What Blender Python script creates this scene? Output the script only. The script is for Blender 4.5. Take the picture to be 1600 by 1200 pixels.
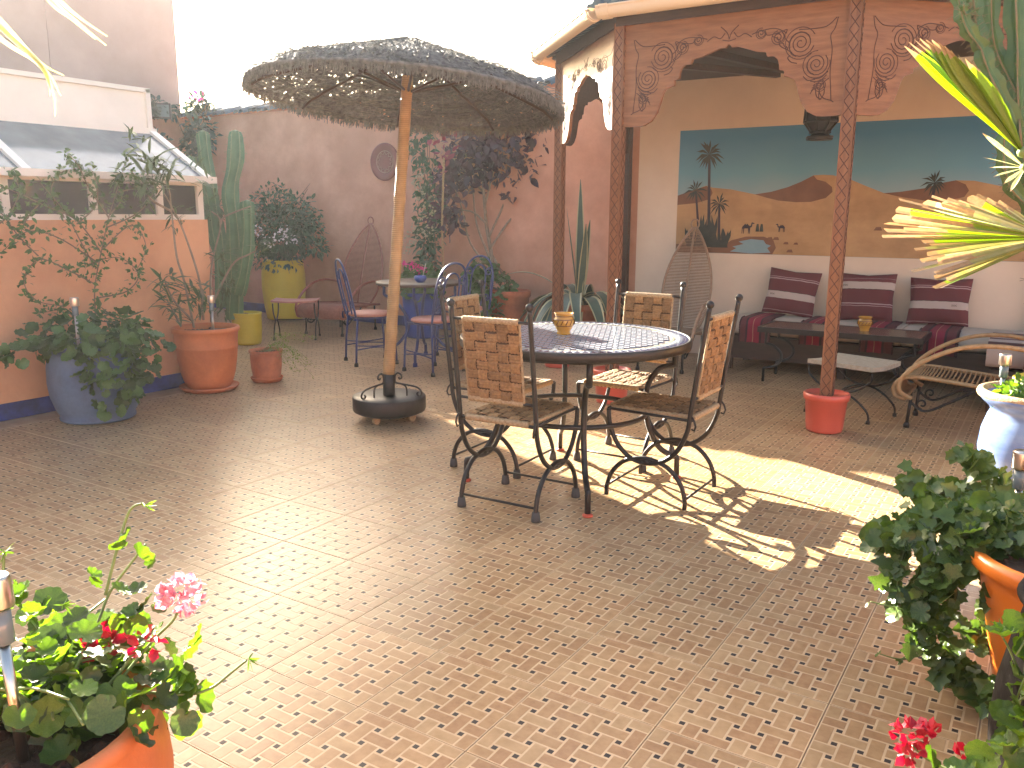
import bpy, math, random
from mathutils import Vector, Matrix, Euler
R = math.radians
PI = math.pi
random.seed(7)
for o in list(bpy.data.objects):
    bpy.data.objects.remove(o)
scene = bpy.context.scene
COL = scene.collection

# ------------------------------------------------------------------ camera
CAM_LOC = Vector((0, 0, 1.35))
YAW, PITCH, ROLL, FPX = -0.5693, 0.1984, 0.0048, 1316.2
FWD = Vector((math.sin(YAW) * math.cos(PITCH), math.cos(YAW) * math.cos(PITCH), -math.sin(PITCH)))
_rt = Vector((math.cos(YAW), -math.sin(YAW), 0))
_up = _rt.cross(FWD)
RGT = math.cos(ROLL) * _rt + math.sin(ROLL) * _up
UPV = -math.sin(ROLL) * _rt + math.cos(ROLL) * _up
cam = bpy.data.cameras.new('camera')
cam.sensor_width = 36
cam.lens = 36 * FPX / 1600
cam.clip_start = 0.05
cam.clip_end = 2000
camo = bpy.data.objects.new('camera', cam)
COL.objects.link(camo)
m3 = Matrix((RGT, UPV, -FWD)).transposed()
camo.matrix_world = Matrix.Translation(CAM_LOC) @ m3.to_4x4()
scene.camera = camo

# ------------------------------------------------------------------ sky and sun
SUN_AZ, SUN_EL = -63.8, 20.2          # azimuth from +y towards +x
world = bpy.data.worlds.new('World')
scene.world = world
world.use_nodes = True
nt = world.node_tree
bg = nt.nodes['Background']
sky = nt.nodes.new('ShaderNodeTexSky')
sky.sky_type = 'NISHITA'
sky.sun_disc = False
sky.sun_elevation = R(SUN_EL)
sky.sun_rotation = R(SUN_AZ)
sky.dust_density = 5.0
sky.ozone_density = 0.4
sky.air_density = 1.0
nt.links.new(sky.outputs[0], bg.inputs[0])
bg.inputs[1].default_value = 0.053
sl = bpy.data.lights.new('sun', 'SUN')
sl.energy = 5.0
sl.angle = R(0.35)
sl.color = (1.0, 0.91, 0.76)
so = bpy.data.objects.new('sun', sl)
COL.objects.link(so)
SUNV = Vector((math.sin(R(SUN_AZ)) * math.cos(R(SUN_EL)), math.cos(R(SUN_AZ)) * math.cos(R(SUN_EL)), math.sin(R(SUN_EL))))
so.rotation_euler = SUNV.to_track_quat('Z', 'Y').to_euler()
so.location = (-6, 3, 9)
scene.view_settings.view_transform = 'Standard'
scene.view_settings.look = 'None'
scene.view_settings.exposure = 3.55
scene.view_settings.gamma = 1.0
scene.view_settings.use_curve_mapping = False

# ------------------------------------------------------------------ materials
def mat(name, c1, c2=None, rough=0.6, nscale=6.0, bump=0.0, bscale=60.0, metal=0.0, rand=0.0,
        transl=0.0, coat=0.0, detail=4.0, stretch=(1, 1, 1), c3=None, spec=0.5, world_co=False, stain=0.0, sscale=0.7):
    m = bpy.data.materials.new(name)
    m.use_nodes = True
    t = m.node_tree
    n, l = t.nodes, t.links
    b = n['Principled BSDF']
    out = n['Material Output']
    c2 = c2 or tuple(x * 0.8 for x in c1)
    tc = n.new('ShaderNodeTexCoord')
    co = tc.outputs['Object']
    if world_co:
        ge = n.new('ShaderNodeNewGeometry')
        co = ge.outputs['Position']
    mp = n.new('ShaderNodeMapping')
    mp.inputs['Scale'].default_value = stretch
    l.new(co, mp.inputs[0])
    nz = n.new('ShaderNodeTexNoise')
    nz.inputs['Scale'].default_value = nscale
    nz.inputs['Detail'].default_value = detail
    nz.inputs['Roughness'].default_value = 0.6
    l.new(mp.outputs[0], nz.inputs['Vector'])
    rp = n.new('ShaderNodeValToRGB')
    rp.color_ramp.elements[0].position = 0.32
    rp.color_ramp.elements[1].position = 0.68
    rp.color_ramp.elements[0].color = (*c2, 1)
    rp.color_ramp.elements[1].color = (*c1, 1)
    if c3:
        e = rp.color_ramp.elements.new(0.9)
        e.color = (*c3, 1)
    l.new(nz.outputs['Fac'], rp.inputs[0])
    colo = rp.outputs[0]
    if stain > 0:
        g2 = n.new('ShaderNodeNewGeometry')
        n4 = n.new('ShaderNodeTexNoise')
        n4.inputs['Scale'].default_value = sscale
        n4.inputs['Detail'].default_value = 10
        n4.inputs['Roughness'].default_value = 0.68
        l.new(g2.outputs['Position'], n4.inputs['Vector'])
        r4 = n.new('ShaderNodeValToRGB')
        r4.color_ramp.elements[0].position = 0.40
        r4.color_ramp.elements[1].position = 0.58
        r4.color_ramp.elements[0].color = (1 - stain, 1 - stain * 1.1, 1 - stain * 1.15, 1)
        r4.color_ramp.elements[1].color = (1, 1, 1, 1)
        l.new(n4.outputs['Fac'], r4.inputs[0])
        m4 = n.new('ShaderNodeMix')
        m4.data_type = 'RGBA'
        m4.blend_type = 'MULTIPLY'
        m4.inputs[0].default_value = 1.0
        l.new(colo, m4.inputs[6])
        l.new(r4.outputs[0], m4.inputs[7])
        colo = m4.outputs[2]
    if rand > 0:
        oi = n.new('ShaderNodeObjectInfo')
        mr = n.new('ShaderNodeMapRange')
        mr.inputs['To Min'].default_value = 1 - rand
        mr.inputs['To Max'].default_value = 1 + rand
        l.new(oi.outputs['Random'], mr.inputs['Value'])
        hs = n.new('ShaderNodeHueSaturation')
        l.new(mr.outputs[0], hs.inputs['Value'])
        l.new(colo, hs.inputs['Color'])
        colo = hs.outputs[0]
    l.new(colo, b.inputs['Base Color'])
    b.inputs['Roughness'].default_value = rough
    b.inputs['Metallic'].default_value = metal
    b.inputs['Specular IOR Level'].default_value = spec
    if coat:
        b.inputs['Coat Weight'].default_value = coat
        b.inputs['Coat Roughness'].default_value = 0.15
    if bump:
        n2 = n.new('ShaderNodeTexNoise')
        n2.inputs['Scale'].default_value = bscale
        n2.inputs['Detail'].default_value = 3
        l.new(mp.outputs[0], n2.inputs['Vector'])
        bp = n.new('ShaderNodeBump')
        bp.inputs['Strength'].default_value = bump
        bp.inputs['Distance'].default_value = 0.01
        l.new(n2.outputs['Fac'], bp.inputs['Height'])
        l.new(bp.outputs[0], b.inputs['Normal'])
    if transl:
        tr = n.new('ShaderNodeBsdfTranslucent')
        hs2 = n.new('ShaderNodeHueSaturation')
        hs2.inputs['Saturation'].default_value = 1.15
        hs2.inputs['Value'].default_value = 1.5
        l.new(colo, hs2.inputs['Color'])
        l.new(hs2.outputs[0], tr.inputs[0])
        mx = n.new('ShaderNodeMixShader')
        mx.inputs[0].default_value = transl
        l.new(b.outputs[0], mx.inputs[1])
        l.new(tr.outputs[0], mx.inputs[2])
        l.new(mx.outputs[0], out.inputs['Surface'])
    return m

def mat_wave(name, c1, c2, axis, scale, rough=0.75, bump=0.5, nscale=30, rand=0.0, dist=1.0):
    m = mat(name, c1, c2, rough=rough, nscale=nscale, rand=rand)
    t = m.node_tree
    n, l = t.nodes, t.links
    b = n['Principled BSDF']
    tc = n.new('ShaderNodeTexCoord')
    w = n.new('ShaderNodeTexWave')
    w.bands_direction = axis
    w.inputs['Scale'].default_value = scale
    w.inputs['Distortion'].default_value = dist
    w.inputs['Detail'].default_value = 2
    w.inputs['Detail Scale'].default_value = 3
    l.new(tc.outputs['Object'], w.inputs['Vector'])
    bp = n.new('ShaderNodeBump')
    bp.inputs['Strength'].default_value = bump
    bp.inputs['Distance'].default_value = 0.01
    l.new(w.outputs['Fac'], bp.inputs['Height'])
    l.new(bp.outputs[0], b.inputs['Normal'])
    # crease shade multiplied into the colour along the furrows
    src = b.inputs['Base Color'].links[0].from_socket
    mx = n.new('ShaderNodeMix')
    mx.data_type = 'RGBA'
    mx.blend_type = 'MULTIPLY'
    mx.inputs[0].default_value = 0.18
    l.new(src, mx.inputs[6])
    l.new(w.outputs['Color'], mx.inputs[7])
    l.new(mx.outputs[2], b.inputs['Base Color'])
    return m

def mat_stripes(name, bands, axis=2, rough=0.9, lo=-0.2, hi=0.2):
    """woven cloth: constant colour bands along one object axis. bands = [(start 0..1, colour)]"""
    m = bpy.data.materials.new(name)
    m.use_nodes = True
    t = m.node_tree
    n, l = t.nodes, t.links
    b = n['Principled BSDF']
    tc = n.new('ShaderNodeTexCoord')
    sx = n.new('ShaderNodeSeparateXYZ')
    l.new(tc.outputs['Object'], sx.inputs[0])
    nz = n.new('ShaderNodeTexNoise')
    nz.inputs['Scale'].default_value = 14
    l.new(tc.outputs['Object'], nz.inputs['Vector'])
    ma = n.new('ShaderNodeMath')
    ma.operation = 'MULTIPLY_ADD'
    ma.inputs[1].default_value = 0.012
    l.new(nz.outputs['Fac'], ma.inputs[0])
    l.new(sx.outputs[axis], ma.inputs[2])
    mr = n.new('ShaderNodeMapRange')
    mr.inputs['From Min'].default_value = lo
    mr.inputs['From Max'].default_value = hi
    l.new(ma.outputs[0], mr.inputs['Value'])
    rp = n.new('ShaderNodeValToRGB')
    rp.color_ramp.interpolation = 'CONSTANT'
    els = rp.color_ramp.elements
    els[0].position = 0
    els[0].color = (*bands[0][1], 1)
    els[1].position = bands[1][0]
    els[1].color = (*bands[1][1], 1)
    for p, c in bands[2:]:
        e = els.new(p)
        e.color = (*c, 1)
    l.new(mr.outputs[0], rp.inputs[0])
    n3 = n.new('ShaderNodeTexNoise')
    n3.inputs['Scale'].default_value = 160
    l.new(tc.outputs['Object'], n3.inputs['Vector'])
    mx = n.new('ShaderNodeMix')
    mx.data_type = 'RGBA'
    mx.blend_type = 'OVERLAY'
    mx.inputs[0].default_value = 0.45
    l.new(rp.outputs[0], mx.inputs[6])
    l.new(n3.outputs['Color'], mx.inputs[7])
    hs = n.new('ShaderNodeHueSaturation')
    l.new(mx.outputs[2], hs.inputs['Color'])
    l.new(rp.outputs[0], b.inputs['Base Color'])
    bp = n.new('ShaderNodeBump')
    bp.inputs['Strength'].default_value = 0.4
    bp.inputs['Distance'].default_value = 0.005
    l.new(n3.outputs['Fac'], bp.inputs['Height'])
    l.new(bp.outputs[0], b.inputs['Normal'])
    b.inputs['Roughness'].default_value = rough
    return m

M = {}
# floor
M['brick_a'] = mat('floor_brick_tan', (0.43, 0.272, 0.138), (0.33, 0.196, 0.094), rough=0.29, nscale=28, rand=0.10, detail=6, spec=0.22, world_co=True, stain=0.10, sscale=1.3)
M['brick_b'] = mat('floor_brick_rose', (0.40, 0.240, 0.121), (0.30, 0.168, 0.081), rough=0.29, nscale=32, rand=0.10, detail=6, spec=0.22, world_co=True, stain=0.10, sscale=1.3)
M['brick_c'] = mat('floor_brick_sand', (0.46, 0.305, 0.160), (0.36, 0.228, 0.112), rough=0.29, nscale=24, rand=0.10, detail=6, spec=0.22, world_co=True, stain=0.10, sscale=1.3)
M['dot'] = mat('floor_dot_black', (0.04, 0.028, 0.024), (0.025, 0.018, 0.016), rough=0.5, nscale=40, spec=0.3)
M['grout'] = mat('floor_tile_grout', (0.60, 0.43, 0.255), (0.52, 0.36, 0.205), rough=0.36, spec=0.35, nscale=20, rand=0.05, world_co=True, stain=0.12, sscale=1.3)
M['joint'] = mat('floor_joint', (0.50, 0.35, 0.235), (0.33, 0.225, 0.145), rough=0.7, nscale=5, world_co=True)
# walls
M['pink'] = mat('pink_plaster', (0.64, 0.35, 0.235), (0.54, 0.28, 0.175), rough=0.75, nscale=2.2, bump=0.35, bscale=18, detail=8, stain=0.20, sscale=0.8)
M['peach'] = mat('peach_plaster', (0.70, 0.37, 0.195), (0.60, 0.295, 0.15), rough=0.7, nscale=1.7, bump=0.35, bscale=16, detail=8, stain=0.17, sscale=1.1)
M['cream'] = mat('cream_plaster', (0.76, 0.65, 0.50), (0.70, 0.58, 0.44), rough=0.8, nscale=1.5, bump=0.15, bscale=30, stain=0.08, sscale=0.6)
M['building'] = mat('neighbour_plaster', (0.48, 0.35, 0.30), (0.41, 0.29, 0.245), rough=0.85, nscale=0.9, bump=0.2, bscale=8, detail=8, stain=0.13, sscale=0.35)
M['blueband'] = mat('blue_skirting', (0.035, 0.06, 0.26), (0.024, 0.04, 0.17), rough=0.5, nscale=9, stain=0.4, sscale=6)
M['coping'] = mat('blue_glazed_roof_tile', (0.045, 0.085, 0.12), (0.025, 0.05, 0.075), rough=0.4, nscale=18, rand=0.35)
M['white'] = mat('white_aluminium', (0.78, 0.72, 0.62), (0.72, 0.66, 0.56), rough=0.4, nscale=3)
M['gutter'] = mat('cream_plastic_gutter', (0.72, 0.58, 0.40), (0.66, 0.52, 0.35), rough=0.4, nscale=3)
M['dark'] = mat('dark_interior', (0.035, 0.03, 0.03), (0.02, 0.02, 0.02), rough=0.6)
M['glass'] = mat('dusty_glass', (0.16, 0.20, 0.21), (0.11, 0.14, 0.15), rough=0.12, nscale=4)
M['windowpane'] = mat('dark_window_glass', (0.05, 0.05, 0.045), (0.03, 0.03, 0.03), rough=0.06, nscale=3)
# metals
M['iron'] = mat('black_wrought_iron', (0.035, 0.030, 0.026), (0.022, 0.019, 0.017), rough=0.42, nscale=25, bump=0.15, bscale=120, metal=0.35)
M['blueiron'] = mat('blue_painted_iron', (0.038, 0.05, 0.16), (0.024, 0.032, 0.11), rough=0.4, nscale=20)
M['rubber'] = mat('grey_rubber', (0.07, 0.065, 0.06), rough=0.8)
M['steel'] = mat('brushed_steel', (0.62, 0.58, 0.52), (0.5, 0.46, 0.4), rough=0.28, metal=1.0, nscale=50, stretch=(30, 30, 1))
M['redpad'] = mat('red_leg_pad', (0.55, 0.10, 0.05), rough=0.6)
# woven
CORD1, CORD2 = (0.36, 0.20, 0.080), (0.21, 0.11, 0.040)
M['cord_z'] = mat_wave('woven_cord_cross', CORD1, CORD2, 'Z', 90, nscale=70, rand=0.22, bump=0.3)
M['cord_x'] = mat_wave('woven_cord_up', CORD1, CORD2, 'X', 90, nscale=70, rand=0.22, bump=0.3)
M['cord_y'] = mat_wave('woven_cord_seat', CORD1, CORD2, 'Y', 90, nscale=70, rand=0.22, bump=0.3)
M['cord_edge'] = mat('pale_binding_cord', (0.50, 0.36, 0.20), (0.3, 0.19, 0.09), rough=0.85, nscale=80, bump=0.6, bscale=150)
M['gap_shade'] = mat('weave_gap_shade', (0.07, 0.035, 0.014), rough=0.9)  # dark colour standing in for shade between the woven straps
M['bamboo'] = mat_wave('rattan_wrapped_pole', (0.52, 0.31, 0.125), (0.36, 0.20, 0.075), 'Z', 26, rough=0.5, bump=0.35, nscale=14, dist=0.6)
M['straw'] = mat('dry_straw_canopy', (0.145, 0.14, 0.13), (0.06, 0.06, 0.058), rough=0.9, nscale=30, bump=0.8, bscale=90, transl=0.06)
M['straw2'] = mat('pale_straw', (0.20, 0.19, 0.165), (0.10, 0.095, 0.085), rough=0.9, nscale=30, transl=0.06)
M['rattan'] = mat('honey_rattan', (0.45, 0.28, 0.13), (0.30, 0.17, 0.07), rough=0.5, nscale=30)
M['rattan_red'] = mat('reddish_rattan', (0.34, 0.12, 0.075), (0.24, 0.08, 0.05), rough=0.55, nscale=30)
M['rattan_grey'] = mat('weathered_rattan', (0.36, 0.24, 0.15), (0.25, 0.16, 0.1), rough=0.6, nscale=30)
# wood
M['wood'] = mat('carved_cedar', (0.285, 0.122, 0.048), (0.19, 0.077, 0.030), rough=0.5, nscale=5, stretch=(1, 1, 8), bump=0.2, bscale=30, detail=6)
M['woodpost'] = mat('cedar_post', (0.27, 0.115, 0.050), (0.18, 0.073, 0.032), rough=0.45, nscale=6, stretch=(8, 8, 1), bump=0.2, bscale=30)
M['carve'] = mat('carved_groove', (0.085, 0.032, 0.020), (0.06, 0.024, 0.015), rough=0.7)
M['darkwood'] = mat('dark_wood_and_inner_shade', (0.07, 0.04, 0.025), (0.045, 0.025, 0.016), rough=0.5, nscale=6, stretch=(1, 8, 8))  # dark wood, also coloured-in shade on the arch panels' inner faces
M['ceilwood'] = mat('ceiling_board', (0.10, 0.075, 0.06), (0.07, 0.05, 0.04), rough=0.7, nscale=4)
M['tablewood'] = mat('brown_tile_top', (0.22, 0.14, 0.09), (0.15, 0.09, 0.06), rough=0.2, nscale=9)
# pots
M['terra'] = mat('orange_terracotta', (0.66, 0.20, 0.06), (0.53, 0.145, 0.045), rough=0.6, nscale=5, bump=0.15, bscale=50, detail=8, c3=(0.64, 0.27, 0.13), stain=0.14, sscale=5)
M['terra_dark'] = mat('aged_terracotta', (0.55, 0.17, 0.07), (0.36, 0.12, 0.06), rough=0.7, nscale=7, bump=0.2, bscale=40, detail=8, c3=(0.5, 0.26, 0.16), stain=0.25, sscale=6)
M['orangepot'] = mat('bright_orange_pot', (0.74, 0.20, 0.02), (0.64, 0.155, 0.015), rough=0.35, nscale=3)
M['redbucket'] = mat('red_bucket_plastic', (0.64, 0.12, 0.075), (0.58, 0.10, 0.06), rough=0.3, nscale=3)
M['bluepot'] = mat('blue_painted_pot', (0.11, 0.165, 0.26), (0.075, 0.12, 0.20), rough=0.6, nscale=5, bump=0.1, bscale=30, c3=(0.20, 0.25, 0.32), stain=0.2, sscale=5)
M['blueglaze'] = mat('blue_white_glaze', (0.075, 0.14, 0.36), (0.22, 0.30, 0.46), rough=0.18, nscale=2.6, stretch=(1, 1, 2.6), detail=5)
M['yellowpot'] = mat('yellow_painted_pot', (0.62, 0.50, 0.03), (0.52, 0.40, 0.02), rough=0.55, nscale=4, bump=0.1, bscale=20)
M['royalpot'] = mat('royal_blue_pot', (0.03, 0.07, 0.33), (0.02, 0.05, 0.24), rough=0.4)
M['blackpot'] = mat('black_glazed_urn', (0.010, 0.008, 0.007), (0.02, 0.016, 0.014), rough=0.65, nscale=8, spec=0.12, bump=0.3, bscale=40)
M['soil'] = mat('potting_soil', (0.10, 0.05, 0.028), (0.05, 0.026, 0.015), rough=0.95, nscale=30, bump=1.0, bscale=70)
M['ochre'] = mat('ochre_glaze', (0.52, 0.27, 0.03), (0.42, 0.20, 0.02), rough=0.2, nscale=10, coat=0.5)
M['ochre_dark'] = mat('brown_glaze_pattern', (0.16, 0.06, 0.015), rough=0.25)
# mosaic
M['mos_l'] = mat('pale_mosaic', (0.40, 0.42, 0.43), (0.30, 0.33, 0.36), rough=0.16, nscale=20)
M['mos_d'] = mat('dark_mosaic', (0.06, 0.07, 0.12), (0.04, 0.04, 0.075), rough=0.16, nscale=20)
M['mos_g'] = mat('cream_mosaic', (0.36, 0.33, 0.25), (0.28, 0.25, 0.18), rough=0.2, nscale=20)
M['mos_base'] = mat('mosaic_mortar', (0.16, 0.13, 0.12), rough=0.6)
# cloth
MAROON, CRM, RED, BLK = (0.13, 0.032, 0.034), (0.46, 0.38, 0.32), (0.26, 0.018, 0.04), (0.045, 0.02, 0.022)
M['cushion_a'] = mat_stripes('maroon_cushion_band_low', [(0, MAROON), (.06, (.32, .2, .2)), (.08, MAROON), (.34, CRM), (.50, (0.07, .03, .03)), (.515, MAROON), (.77, (.40, .28, .27)), (.795, MAROON), (.82, (.36, .24, .23)), (.835, MAROON)])
M['cushion_b'] = mat_stripes('maroon_cushion_band_high', [(0, MAROON), (.30, (.36, .24, .23)), (.315, MAROON), (.34, (.40, .28, .27)), (.365, MAROON), (.66, (0.07, .03, .03)), (.675, CRM), (.83, MAROON), (.9, (.3, .2, .2)), (.91, MAROON)])
M['rug'] = mat_stripes('red_kilim', [(0, BLK), (.06, MAROON), (.24, BLK), (.30, RED), (.46, (0.5, .25, .16)), (.475, RED), (.66, BLK), (.72, MAROON), (.93, BLK)], axis=0, lo=-0.15, hi=0.15)
M['blanket'] = mat_stripes('cream_brown_blanket', [(0, CRM), (.08, (.10, .045, .04)), (.14, CRM), (.26, (.12, .05, .045)), (.34, CRM), (.46, (.10, .045, .04)), (.54, CRM), (.66, (.12, .05, .05)), (.74, CRM), (.86, (.1, .045, .04)), (.93, CRM)], axis=1, lo=-0.4, hi=0.4)
M['mattress'] = mat('cream_mattress', (0.55, 0.46, 0.36), (0.48, 0.40, 0.31), rough=0.9, nscale=8)
M['fringe'] = mat('dark_fringe', (0.06, 0.02, 0.025), rough=0.95)
M['seatpink'] = mat('terracotta_seat', (0.50, 0.22, 0.16), (0.42, 0.17, 0.12), rough=0.6)
M['stooltop'] = mat('cream_woven_top', (0.46, 0.40, 0.30), (0.36, 0.30, 0.21), rough=0.85, nscale=40, bump=0.6, bscale=80)
M['letter'] = mat('dark_embroidery', (0.06, 0.035, 0.035), rough=0.9)
# greens
M['ger'] = mat('geranium_leaf', (0.13, 0.215, 0.034), (0.08, 0.15, 0.022), rough=0.5, nscale=25, rand=0.4, transl=0.4, bump=0.2, bscale=60)
M['ger_dark'] = mat('trailing_geranium_leaf', (0.080, 0.140, 0.038), (0.045, 0.09, 0.026), rough=0.5, nscale=22, rand=0.4, transl=0.25, bump=0.2, bscale=60)
M['ger_old'] = mat('old_geranium_leaf', (0.075, 0.115, 0.03), (0.045, 0.075, 0.02), rough=0.5, nscale=18, rand=0.4, transl=0.2, c3=(0.2, 0.15, 0.04))
M['ivy'] = mat('ivy_leaf', (0.095, 0.148, 0.030), (0.045, 0.080, 0.018), rough=0.35, nscale=20, rand=0.45, transl=0.28)
M['olea'] = mat('oleander_leaf', (0.085, 0.125, 0.045), (0.05, 0.085, 0.032), rough=0.5, nscale=20, rand=0.4, transl=0.2)
M['shrub'] = mat('shrub_leaf', (0.065, 0.115, 0.035), (0.035, 0.07, 0.022), rough=0.5, nscale=9, transl=0.25, world_co=True)
M['bush'] = mat('bush_leaf', (0.045, 0.10, 0.04), (0.022, 0.055, 0.024), rough=0.45, nscale=7, transl=0.2, world_co=True)
M['purple'] = mat('copper_leaf', (0.065, 0.032, 0.040), (0.034, 0.020, 0.028), rough=0.4, nscale=15, rand=0.45, transl=0.25)
M['purple_red'] = mat('young_red_leaf', (0.30, 0.07, 0.09), (0.18, 0.04, 0.055), rough=0.4, nscale=15, rand=0.3, transl=0.35)
M['vine'] = mat('dark_vine_leaf', (0.035, 0.07, 0.05), (0.02, 0.04, 0.03), rough=0.5, nscale=8, transl=0.2, world_co=True)
M['cactus'] = mat('columnar_cactus_skin', (0.095, 0.19, 0.080), (0.055, 0.12, 0.05), rough=0.5, nscale=6, bump=0.15, bscale=40, c3=(0.17, 0.17, 0.09), detail=8)
M['cactus_edge'] = mat('pale_cactus_rib', (0.22, 0.27, 0.13), (0.15, 0.2, 0.09), rough=0.7, nscale=40)
M['euph'] = mat('candelabra_cactus_skin', (0.085, 0.155, 0.045), (0.055, 0.11, 0.032), rough=0.5, nscale=8, bump=0.15, bscale=40)
M['corky'] = mat('corky_edge', (0.22, 0.17, 0.09), rough=0.8)
M['palm'] = mat('palm_leaflet', (0.21, 0.30, 0.04), (0.13, 0.21, 0.025), rough=0.4, nscale=60, rand=0.3, transl=0.35, stretch=(8, 1, 1))
M['palm_dry'] = mat('drying_palm_leaflet', (0.36, 0.30, 0.14), (0.20, 0.215, 0.05), rough=0.5, nscale=5, rand=0.3, transl=0.25, c3=(0.44, 0.30, 0.16), detail=8)
M['palmbark'] = mat('fibrous_palm_trunk', (0.17, 0.11, 0.065), (0.085, 0.055, 0.032), rough=0.9, nscale=20, stretch=(1, 1, 4), bump=0.8, bscale=50)
M['palm_tip'] = mat('dry_brown_leaf_tip', (0.36, 0.25, 0.14), (0.24, 0.15, 0.08), rough=0.7, nscale=14, rand=0.3, transl=0.2)
M['palm_pale'] = mat('bleached_palm_leaflet', (0.50, 0.50, 0.30), (0.40, 0.42, 0.17), rough=0.5, nscale=9, transl=0.3)
M['agave'] = mat('agave_green', (0.075, 0.12, 0.085), (0.05, 0.085, 0.06), rough=0.45, nscale=6)
M['agave_edge'] = mat('agave_cream_margin', (0.46, 0.42, 0.24), (0.38, 0.34, 0.18), rough=0.5)
M['stem'] = mat('green_stem', (0.16, 0.22, 0.06), (0.11, 0.16, 0.045), rough=0.5, nscale=20)
M['bark'] = mat('grey_bark', (0.30, 0.24, 0.17), (0.19, 0.145, 0.10), rough=0.85, nscale=20, bump=0.4, bscale=60)
M['twig'] = mat('brown_twig', (0.20, 0.145, 0.085), (0.12, 0.085, 0.05), rough=0.8, nscale=20)
M['flower_red'] = mat('red_petal', (0.48, 0.03, 0.05), (0.36, 0.018, 0.035), rough=0.5, nscale=20, transl=0.3, rand=0.25)
M['flower_pink'] = mat('pink_white_petal', (0.60, 0.42, 0.44), (0.55, 0.10, 0.17), rough=0.5, nscale=70, transl=0.25, rand=0.15)
M['flower_white'] = mat('white_petal', (0.72, 0.72, 0.70), (0.6, 0.6, 0.6), rough=0.6, nscale=20)
M['flower_mag'] = mat('magenta_petal', (0.72, 0.10, 0.28), rough=0.5, transl=0.3)
# mural paint
def mat_mural_sky():
    m = mat('mural_sky_paint', (0.10, 0.25, 0.36), (0.08, 0.22, 0.33), rough=0.75, nscale=3)
    t = m.node_tree
    n, l = t.nodes, t.links
    ge = n.new('ShaderNodeNewGeometry')
    s = n.new('ShaderNodeSeparateXYZ')
    l.new(ge.outputs['Position'], s.inputs[0])
    mr = n.new('ShaderNodeMapRange')
    mr.inputs['From Min'].default_value = 1.5
    mr.inputs['From Max'].default_value = 2.15
    l.new(s.outputs[2], mr.inputs['Value'])
    nz = n.new('ShaderNodeTexNoise')
    nz.inputs['Scale'].default_value = 2.5
    nz.inputs['Detail'].default_value = 6
    l.new(ge.outputs['Position'], nz.inputs['Vector'])
    ad = n.new('ShaderNodeMath')
    ad.operation = 'MULTIPLY_ADD'
    ad.inputs[1].default_value = 0.25
    l.new(nz.outputs['Fac'], ad.inputs[0])
    l.new(mr.outputs[0], ad.inputs[2])
    rp = n.new('ShaderNodeValToRGB')
    rp.color_ramp.elements[0].color = (0.36, 0.46, 0.43, 1)
    rp.color_ramp.elements[1].color = (0.07, 0.25, 0.43, 1)
    rp.color_ramp.elements[1].position = 1.0
    e = rp.color_ramp.elements.new(0.5)
    e.color = (0.15, 0.36, 0.46, 1)
    l.new(ad.outputs[0], rp.inputs[0])
    l.new(rp.outputs[0], n['Principled BSDF'].inputs['Base Color'])
    return m
M['mur_sky'] = mat_mural_sky()
M['mur_sand'] = mat('mural_sand_paint', (0.54, 0.34, 0.16), (0.42, 0.25, 0.11), rough=0.75, nscale=1.6, stretch=(1, 1, 3), world_co=True, detail=9, stain=0.14, sscale=3)
M['mur_shade'] = mat('mural_brown_paint', (0.235, 0.115, 0.06), (0.17, 0.08, 0.045), rough=0.75, nscale=5, detail=8)
M['mur_dark'] = mat('mural_dark_paint', (0.055, 0.065, 0.05), (0.03, 0.038, 0.03), rough=0.75, nscale=25)
M['mur_trunk'] = mat('mural_trunk_paint', (0.055, 0.04, 0.05), rough=0.75)
M['mur_water'] = mat('mural_water_paint', (0.24, 0.36, 0.38), (0.20, 0.32, 0.35), rough=0.75)

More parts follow.
